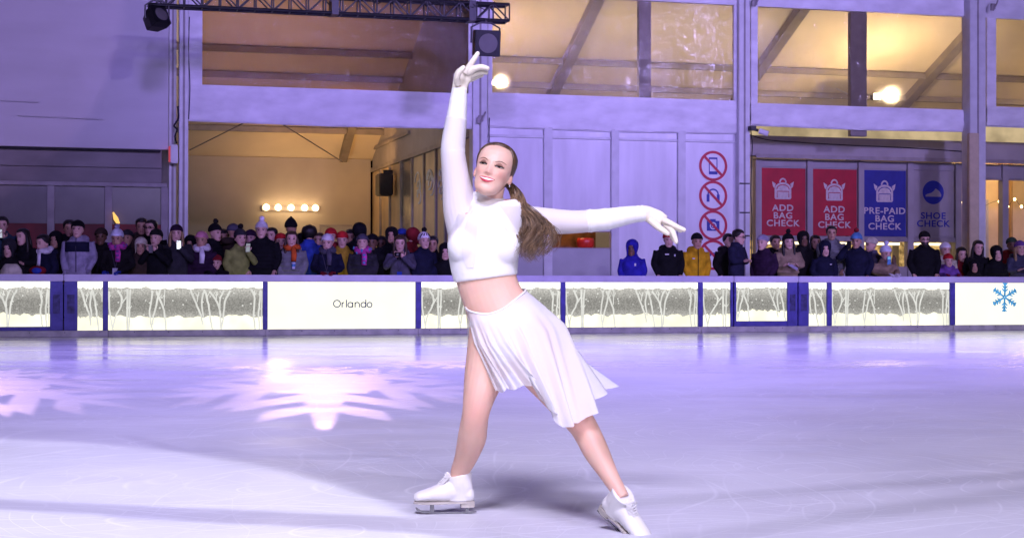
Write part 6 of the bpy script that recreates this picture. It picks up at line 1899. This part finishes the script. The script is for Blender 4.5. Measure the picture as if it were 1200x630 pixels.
B1, B2, B3 = .42, .92, 1.45
PE_ = [
 # left group
 (3, 253, B2, 10, 'teal', None, ('short', 'dark'), 'fair', 'phone', 'dark-haired spectator in a teal jacket at the very left edge of the photo', dict(extra=phone('phone glowing pale blue at the left edge of the crowd', .6))),
 (12, 279, B1, -8, 'black2', ('hood', 'char'), None, 'fair', 'down', 'small child in a dark hood beside the cream bag', {}),
 (29, 267, B1 + .1, -25, 'black', None, ('long', 'dark'), 'fair', 'fold', 'woman with long dark hair and black coat leaning toward the cream bag', dict(tilt=-8)),
 (53, 274, B1, -35, 'navy', None, ('short', 'dark'), 'fair', 'down', 'dark-haired woman with a thick white scarf and navy coat', dict(scarf='white')),
 (81, 257, B2 + .1, 20, 'black', None, ('short', 'dark'), 'tan', 'down', 'dark-haired spectator standing behind the man in the pale lilac jacket', {}),
 (92, 257, B1, 0, 'lilacgrey', ('beanie', 'black'), None, 'fair', 'down', 'man in a pale lilac and navy jacket with black knit hat', dict(gloves='lilacgrey', extra=both(block('navy', .03, .20, wx=1.34), zipper('slate')), width=1.05)),
 (119, 266, B2, 5, 'black2', ('beanie', 'brown'), None, 'brown', 'down', 'person in a brown knit hat behind the purple scarf', {}),
 (138, 262, B1, 0, 'black2', ('pompom', 'mask', 'lilacgrey'), None, 'tan', 'rail', 'person in a pale lilac pompom hat and magenta scarf gripping the rail', dict(scarf=('magenta', 'purple'), gloves='blue', extra=lanyard('mask'))),
 (165, 277, B1 + .1, 15, 'brown', ('flap', 'cream'), None, 'tan', 'down', 'child in a cream hat with ear flaps', {}),
 (166, 255, B3, 10, 'brown', None, ('short', 'dark'), 'tan', 'down', 'dark-haired man at the back, left of the white column', {}),
 (178, 257, B2 + .1, -10, 'black', None, ('short', 'dark'), 'fair', 'down', 'dark-haired spectator with spectacles left of the white column', dict(extra=specs())),
 (184, 267, B1, -8, 'black', ('beanie', 'black2'), None, 'fair', 'phone', 'woman in a black knit hat looking down at a dark phone', dict(extra=phone('dark phone held by the woman in the black knit hat', dz=.02))),
 (207, 262, B1 + .05, 8, 'char', ('beanie', 'plum'), ('long', 'blonde'), 'fair', 'phone_one', 'blonde woman in a plum knit hat before the white column', dict(extra=phone('lit white phone held by the blonde woman in the plum hat', 1.6, dz=.03))),
 (224, 275, B2, 0, 'black', ('hood', 'black'), None, 'tan', 'down', 'figure in a black hood between the blonde woman and the pink hat', {}),
 (237, 270, B1, -5, 'plum', ('beanie', 'pink'), None, 'tan', 'down', 'child in a pink knit hat with a white muffler over the mouth', dict(scarf='white')),
 (250, 256, B2, 60, 'black', ('pompom', 'black', 'black2'), None, 'fair', 'down', 'person in a black pompom hat turned toward the entrance bulbs', {}),
 (254, 297, B1, 5, 'black2', ('beanie', 'darkred'), None, 'fair', 'rail', 'small child in a dark red cap peeping just over the rail', dict(gloves='black')),
 (272, 261, B2, 150, 'brown', ('beanie', 'slate'), None, 'tan', 'down', 'person in a grey knit hat seen from behind below the bulbs', {}),
 (281, 262, B1, 25, 'lime', ('pompom', 'char', 'black'), ('short', 'brown'), 'fair', 'phone_one', 'person in a grey pompom hat and lime green coat holding a phone', dict(extra=phone('pale phone held up by the person in the lime green coat', .35, case='slate'))),
 (307, 253, B1, 0, 'black', ('pompom', 'white'), None, 'fair', 'down', 'tall person in a white pompom hat and black coat under the bulbs', dict(width=1.2)),
 (329, 272, B2, 10, 'brown', ('beanie', 'red'), None, 'fair', 'down', 'child in a red knit hat next to the tall white pompom hat', {}),
 (340, 252, B3, 160, 'black', ('slouch', 'black'), None, 'tan', 'down', 'silhouette in a black slouchy hat right under the bulbs', {}),
 (342, 270, B1, 5, 'grey', None, ('long', 'brown'), 'fair', 'down', 'woman in a grey coat with a bright orange scarf', dict(scarf='orange')),
 (362, 264, B2, 165, 'blue', None, ('afro', 'dark'), 'tan', 'down', 'person with big curly dark hair and blue jacket seen from behind', {}),
 (384, 273, B1, 0, 'navy', ('beanie', 'white'), None, 'fair', 'rail', 'woman in a white beanie and fur-collared navy coat with red mittens', dict(scarf='slate', gloves='darkred', extra=lanyard('slate'))),
 (388, 266, B2 + .1, 0, 'darkred', ('beanie', 'red'), None, 'fair', 'down', 'person in a red knit hat directly behind the white beanie', {}),
 (401, 270, B2, 5, 'gold', ('beanie', 'red'), None, 'fair', 'down', 'person in a red beanie with a gold coat', {}),
 (421, 259, B2 + .1, 170, 'black', ('furhood', 'black', 'black2'), None, 'tan', 'down', 'large silhouette in a black fur hood before the pale door', dict(width=1.1)),
 (425, 273, B1, 0, 'char', ('beanie', 'slate'), None, 'fair', 'down', 'woman in a grey hat with a patterned pink and blue scarf', dict(scarf=('magenta', 'sky'))),
 (437, 273, B2, -10, 'black', ('beanie', 'black'), None, 'brown', 'down', 'person in a black beanie right of the patterned scarf', {}),
 (447, 276, B3, 0, 'black2', None, ('short', 'dark'), 'brown', 'down', 'dark figure far back before the glass doors', {}),
 (459, 265, B2, 0, 'black', ('hood', 'black2'), None, 'tan', 'down', 'person in a dark hood behind the camera holder', {}),
 (469, 275, B1, 0, 'slate', None, ('long', 'brown'), 'fair', 'camera', 'woman with long hair in a grey coat photographing with a small camera', dict(extra=lanyard('blue'))),
 (471, 267, B3, 10, 'navy', ('cap', 'blue'), None, 'fair', 'down', 'person in a blue cap at the back before the lit doors', {}),
 (482, 266, B2 + .1, 130, 'darkred', ('hood', 'darkred'), None, 'fair', 'down', 'person in a dark red hood turned toward the lit doors', {}),
 (496, 266, B1 + .1, 25, 'navy', ('pompom', 'white', 'black', 'black'), None, 'fair', 'down', 'person in a black and white striped pompom hat', {}),
 (522, 284, B1 + .1, 0, 'black', ('hood', 'black'), None, 'fair', 'down', 'dark hooded figure partly hidden behind the skater', {}),
 (507, 276, B2, 0, 'black2', None, ('short', 'dark'), 'tan', 'down', 'dark-haired figure glimpsed between the striped pompom hat and the skater', {}),
 (66, 270, B2, 0, 'black2', ('hood', 'black'), None, 'tan', 'down', 'dark hooded figure between the white scarf and the pale lilac jacket', {}),
 (150, 268, B3, -5, 'black', ('beanie', 'char'), None, 'tan', 'down', 'dim figure behind the shoulder of the magenta scarf', {}),
 (262, 268, B3, 8, 'black', None, ('short', 'dark'), 'tan', 'down', 'dim figure between the black pompom hat and the grey knit hat', {}),
 (294, 268, B3, 0, 'char', ('beanie', 'plum'), None, 'fair', 'down', 'dim figure in a plum hat left of the tall white pompom hat', {}),
 (319, 266, B3, -8, 'black2', None, ('long', 'dark'), 'fair', 'down', 'dim long-haired figure right of the tall white pompom hat', {}),
 (353, 272, B3, 5, 'black', ('beanie', 'black2'), None, 'tan', 'down', 'dim figure behind the orange scarf', {}),
 (374, 272, B3, 0, 'black2', None, ('short', 'brown'), 'fair', 'down', 'dim figure between the curly hair and the white beanie', {}),
 (411, 268, B3, 0, 'plum', None, ('long', 'dark'), 'tan', 'down', 'dim long-haired figure left of the big fur hood', {}),
 # middle group
 (741, 280, B1 + .2, -10, 'royal', ('hood', 'royal'), None, 'brown', 'down', 'person in a bright royal blue hooded jacket beside the grey panel', dict(extra=patch('white', .07, .13, .015, .025), group='rink staff')),
 (783, 270, B1 + .2, 5, 'black', ('beanie', 'red'), None, 'fair', 'down', 'person in a black jacket and red hat behind the outstretched glove', dict(extra=both(patch('white', -.05, .10, .035, .012), patch('mask', .10, .12, .012, .02)), width=1.12, group='rink staff')),
 (816, 272, B1 + .2, 8, 'yellow', ('beanie', 'black'), None, 'tan', 'down', 'man in a bright yellow jacket and black beanie', dict(extra=both(zipper('black'), patch('white', -.09, .15, .02, .01)), group='rink staff')),
 (852.5, 273, B2, 20, 'black2', None, ('short', 'dark'), 'fair', 'down', 'dark-haired person just behind the man with spectacles', {}),
 (863, 268, B1 + .1, 55, 'navy2', None, ('short', 'dark'), 'fair', 'fold', 'man with spectacles and short dark hair turned to the right in a navy coat', dict(extra=specs())),
 (895, 274, B1, -35, 'plum', ('beanie', 'lilacgrey'), None, 'fair', 'down', 'person in a pale grey beanie and dark plum coat under the first banner', {}),
 (923, 268, B1, 5, 'khaki', ('pompom', 'black', 'black2'), ('long', 'dark'), 'fair', 'fold', 'woman with long dark hair and khaki coat holding a folded paper', {}),
 (941, 270, B2, 0, 'black2', ('hood', 'black2'), None, 'brown', 'down', 'person in a black hood behind the khaki coat', {}),
 (966, 281, B1, 5, 'navy', ('hood', 'navy'), None, 'fair', 'down', 'person in a navy hooded jacket with a small white logo', dict(extra=patch('white', .09, .12, .018, .008))),
 (974, 264, B2, -5, 'grey', None, ('short', 'dark'), 'tan', 'down', 'tall dark-haired man in a grey jacket under the second red banner', {}),
 (1004, 267, B1, -20, 'navy', ('pompom', 'sky', 'darkred'), None, 'tan', 'raise', 'person in a blue pompom hat raising a hand to the face', dict(width=1.15)),
 (1023, 277, B2, -60, 'slate', ('beanie', 'cream'), None, 'fair', 'down', 'person in a cream hat looking left under the blue banner', {}),
 (1037, 282, B1, 10, 'tan', ('pompom', 'mask'), None, 'fair', 'rail', 'child in a pale pompom hat and tan coat with white mittens', dict(gloves='white')),
 (1083, 270, B1 + .1, -5, 'black', ('beanie', 'black2'), ('beard', 'dark'), 'fair', 'down', 'tall bearded man with spectacles and black coat under the shoe check banner', dict(extra=specs(), width=1.15)),
 (908, 275, B3, 5, 'black', None, ('short', 'dark'), 'tan', 'down', 'dim figure between the grey beanie and the khaki coat', {}),
 (955, 275, B3, 0, 'black2', None, ('long', 'dark'), 'tan', 'down', 'dim long-haired figure under the gap between the red banners', {}),
 (1126, 289, B2, 0, 'darkred', None, ('long', 'dark'), 'fair', 'down', 'long-haired person in a dark red coat left of the square column', {}),
 (1107, 283, B2 - .1, 5, 'cream', ('beanie', 'white'), None, 'fair', 'down', 'child in a white knit hat and pale coat beside the bearded man', {}),
 (1110.5, 296, B1 - .04, 0, 'purple', ('beanie', 'red'), None, 'fair', 'rail', 'small child in a bright red hat and purple coat at the rail', dict(gloves='darkred')),
 (1145, 281, B1 + .2, 5, 'black', None, ('long', 'dark'), 'fair', 'down', 'woman with long dark hair in a black coat before the square column', dict(tilt=6)),
 (1141, 303, B1 - .04, -5, 'black2', ('hood', 'black'), None, 'tan', 'down', 'small child in a black hood in front of the long-haired woman', {}),
 (1167, 287, B1, 5, 'black', ('hood', 'black'), None, 'fair', 'down', 'person in a black hood right of the square column', dict(tilt=-6)),
 (1185, 277, B2, -5, 'darkred', ('beanie', 'green'), None, 'brown', 'down', 'person in a green beanie and dark red coat near the right edge', {}),
 (1194, 281, B1, 10, 'greyblue', ('beanie', 'purple'), ('long', 'blonde'), 'fair', 'fold', 'woman in a purple beanie and grey blue coat at the right edge', {}),
]
for px, py, w_, yw, co, ht, hr, sk, po, lab, kw in PE_:
    person(px, py, w_, yw, co, ht, hr, sk, po, lab, **kw)

# things held or lying among the crowd
def held(name, px, py, w, mb, mat, label, cat, yaw=0, smooth=False, bevel=0.0):
    u, z = UZ(px, py, w)
    return thing_at(name, mb, mat, label, cat, Wp(u, w, z), yaw, smooth=smooth, bevel=bevel)
mb = MB(); mb.loft([[(rx * cos(a) * (1 + .06 * sin(3 * a)), ry * sin(a), z) for a in [2 * pi * i / 20 for i in range(20)]] for rx, ry, z in ((.15, .07, -.22), (.19, .09, -.10), (.18, .085, .02), (.13, .06, .10), (.10, .03, .13))])
held('bag', 13, 318, B1 - .2, mb, cloth('cream'), 'soft cream bag held low at the left end of the rail', 'bag', smooth=True)
mb = MB(); mb.ell((0, 0, 0), .15, .07, .085, 16, 10)
bg_ = held('bag', 44, 317, B1 - .22, mb, cloth('darkred'), 'red and blue patterned bag before the white scarf', 'bag', smooth=True)
MB().ell((.0, -.045, .0), .09, .04, .055, 14, 8).build('pattern_patch', cloth('blue'), bg_, smooth=True)
cup = MB().loft([[(r * cos(a), r * sin(a), z) for a in [2 * pi * i / 16 for i in range(16)]] for r, z in ((.028, -.06), (.036, .06))])
cp = held('paper_cup', 344, 311, B1 - .22, cup, cloth('mask'), 'pale blue and white paper cup held before the grey coat', 'cup', smooth='auto')
MB().loft([[(r * cos(a), r * sin(a), z) for a in [2 * pi * i / 16 for i in range(16)]] for r, z in ((.039, .061), (.039, .07), (.03, .078))]).build('lid', cloth('black2'), cp)
MB().loft([[(r * cos(a), r * sin(a), z) for a in [2 * pi * i / 16 for i in range(16)]] for r, z in ((.0335, -.02), (.0365, .03))], cap=False).build('sleeve_print', cloth('sky'), cp)
cm_ = MB().box(-.055, .055, -.02, .02, -.035, .035)
c_o = held('camera', 466, 298, B1 - .33, cm_, cloth('black'), 'small black camera held by the long-haired woman', 'camera', bevel=.006)
MB().tube([(0, -.0205, 0), (0, -.045, 0)], .022, 14).build('lens', M['dark_glass'], c_o)
held('folded_paper', 928, 314, B1 - .26, MB().add([(-.10, 0, .07), (.10, -.02, -.05), (.12, .0, .0), (-.06, .01, .11), (-.10, .008, .07), (.10, -.012, -.05), (.12, .008, .0), (-.06, .018, .11)], [(0, 1, 2, 3), (4, 7, 6, 5), (0, 4, 5, 1), (1, 5, 6, 2), (2, 6, 7, 3), (3, 7, 4, 0)]), cloth('lilacgrey'), 'pale folded paper in the hands of the khaki-coated woman', 'paper')
e = held('phone', 1042, 305, B1 - .25, MB().box(-.04, .04, -.005, .005, -.085, .085), cloth('sky'), 'blue-cased phone held by the child in the tan coat', 'phone', bevel=.005)
e['group'] = 'phones held by the spectators'
MB().box(-.03, .03, -.0075, -.0055, .02, .075).build('screen', emat('phone_screen_blue', (.25, .55, 1.0), .7), e)
e = held('phone', 995, 287, B1 - .27, MB().box(-.04, .04, -.005, .005, -.08, .08), cloth('black'), 'dark phone raised by the person in the blue pompom hat', 'phone', bevel=.004)
e['group'] = 'phones held by the spectators'
# ================================================================== night sky and show lights
w = bpy.data.worlds.new('World'); SC.world = w; w.use_nodes = True
nt = w.node_tree; nt.nodes.clear()
wo = nd(nt, 'ShaderNodeOutputWorld'); bg = nd(nt, 'ShaderNodeBackground'); sk = nd(nt, 'ShaderNodeTexSky')
sk.sky_type = 'NISHITA'; sk.sun_disc = False; sk.sun_elevation = radians(-4); sk.sun_rotation = radians(200)
bg.inputs['Strength'].default_value = 0.10
nt.links.new(sk.outputs[0], bg.inputs['Color']); nt.links.new(bg.outputs[0], wo.inputs['Surface'])

def spot(name, loc, target, energy, color, cone, blend=.4, size=.12):
    o = lamp(name, 'SPOT', loc, energy, color, size, spot_size=radians(cone), spot_blend=blend)
    aim(o, target); return o

def gobo(o, roll=0.0, tan_half=.3):
    """a snowflake gobo: the lamp's own colour is masked by a six-armed figure in its beam"""
    ld = o.data; ld.use_nodes = True; nt = ld.node_tree; nt.nodes.clear(); L = nt.links.new
    def mth(op, a, b=None, c=None):
        n = nd(nt, 'ShaderNodeMath', operation=op)
        for i, x in enumerate((a, b, c)):
            if x is None: continue
            if isinstance(x, (int, float)): n.inputs[i].default_value = x
            else: L(x, n.inputs[i])
        return n.outputs[0]
    out = nd(nt, 'ShaderNodeOutputLight'); em = nd(nt, 'ShaderNodeEmission'); L(em.outputs[0], out.inputs[0])
    tc = nd(nt, 'ShaderNodeTexCoord'); sp = nd(nt, 'ShaderNodeSeparateXYZ'); L(tc.outputs['Normal'], sp.inputs[0])
    z = mth('ABSOLUTE', sp.outputs['Z'])
    x = mth('DIVIDE', mth('DIVIDE', sp.outputs['X'], z), tan_half); y = mth('DIVIDE', mth('DIVIDE', sp.outputs['Y'], z), tan_half)
    r = mth('SQRT', mth('ADD', mth('MULTIPLY', x, x), mth('MULTIPLY', y, y)))
    th = mth('ADD', mth('ARCTAN2', y, x), 10 * pi + roll)
    tf = mth('ABSOLUTE', mth('SUBTRACT', mth('MODULO', mth('ADD', th, pi / 6), pi / 3), pi / 6))
    p = mth('MULTIPLY', r, mth('COSINE', tf)); q = mth('MULTIPLY', r, mth('SINE', tf))
    def soft(v, w_): # 1 where v < 0
        return mth('SUBTRACT', 1.0, mth('SMOOTH_MIN', mth('MAXIMUM', mth('DIVIDE', v, w_), 0.0), 1.0, 0.02))
    e = .03
    arm = mth('MULTIPLY', soft(mth('SUBTRACT', q, mth('SUBTRACT', .175, mth('MULTIPLY', .18, p))), e), soft(mth('SUBTRACT', p, .95), e))
    core = soft(mth('SUBTRACT', p, .36), e)
    tot = mth('MAXIMUM', arm, core)
    for p0, ln, wd in ((.40, .36, .05), (.64, .22, .04)):
        dp_ = mth('SUBTRACT', p, p0)
        dist = mth('SUBTRACT', mth('ABSOLUTE', mth('SUBTRACT', mth('MULTIPLY', dp_, sin(radians(55))), mth('MULTIPLY', q, cos(radians(55))))), wd)
        br = mth('MULTIPLY', soft(dist, e), soft(mth('SUBTRACT', q, ln), e))
        tot = mth('MAXIMUM', tot, br)
    L(tot, em.inputs['Strength'])

PUR = (.40, .29, 1.0)
# violet wash on the tent front, from high side positions over the rink
for u_, e_ in ((-7, 6500), (2, 8500), (12, 8500)):
    spot('wash_light', Wp(u_, -20, 8.5), Wp(u_ * .75 + 1, 2.5, 5.6), e_, PUR if u_ < 5 else (.50, .40, 1.0), 52, .7, .8)
# violet wash from above over the far ice
for u_, e_ in ((-7, 5400), (1, 5400), (9, 5400)):
    spot('ice_wash', Wp(u_, -6.5, 9.0), Wp(u_, -9.0, 0), e_, (.42, .32, 1.0), 105, .9, .25)
# lavender wash over the near ice, from the right, plus an unseen overhead fill
spot('near_wash_and_added_fill', SH_R, (1.0, 8.5, 0), 5800, (.74, .66, 1.0), 80, .9, .03)
spot('near_wash_and_added_fill', (-1, -3, 11), (0.5, 7, 0), 10800, (.76, .70, 1.0), 66, .9, 1.8)
# white pool at the near left, whose rim crosses the ice in front of the skater
spot('front_pool', SH_L, (-3.3, 2.9, 0), 8500, (.95, .93, 1.0), 30.6, .05, .03)
# a mauve wash whose hard rim leaves the right part of the slack wall in shade
cu_, cz_ = UZ(-150, -20, WF)
spot('side_wash', Wp(cu_, -14, cz_), Wp(cu_, WF, cz_), 1000, (.70, .42, .85), 29.6, .03, .10)
# follow spots on the skater
spot('follow_spot', (2.6, -5, 6.0), (0.0, 6.5, 1.05), 1750, (1.0, .95, .94), 15, .6, 1.4)
spot('follow_spot', (-3.2, -4, 5.2), (0.0, 6.5, 1.05), 750, (1.0, .95, .96), 15, .6, 1.2)
# snowflake gobos, thrown from the truss towards the camera
FLA = (1.0, .62, .86)
for (px, py, e_, c_, rl) in ((380, 447, 1350, 12.6, pi / 6), (-22, 450, 850, 12.6, pi / 6 + .35), (300, 422, 1100, 13, pi / 6 + .2), (505, 422, 1100, 11, .1), (130, 408, 800, 11, .5)):
    tgt = G(px, py)
    kk = (O.dot(N) + WTR - .15) / tgt.dot(N)
    o = spot('gobo_light', (tgt.x * kk, tgt.y * kk, zTb - .35), tgt, e_, FLA, c_ * 1.15, .02, .006)
    gobo(o, rl, math.tan(radians(c_ / 2)))

vs = SC.view_settings
SC.display_settings.display_device = 'sRGB'
vs.view_transform = 'Standard'; vs.look = 'None'; vs.exposure = 0.0; vs.gamma = 1.0; vs.use_curve_mapping = False
SC.cycles.use_denoising = True
SC.cycles.max_bounces = 8; SC.cycles.transparent_max_bounces = 12
SC.cycles.sample_clamp_indirect = 4.0
SC.cycles.caustics_reflective = False; SC.cycles.caustics_refractive = False
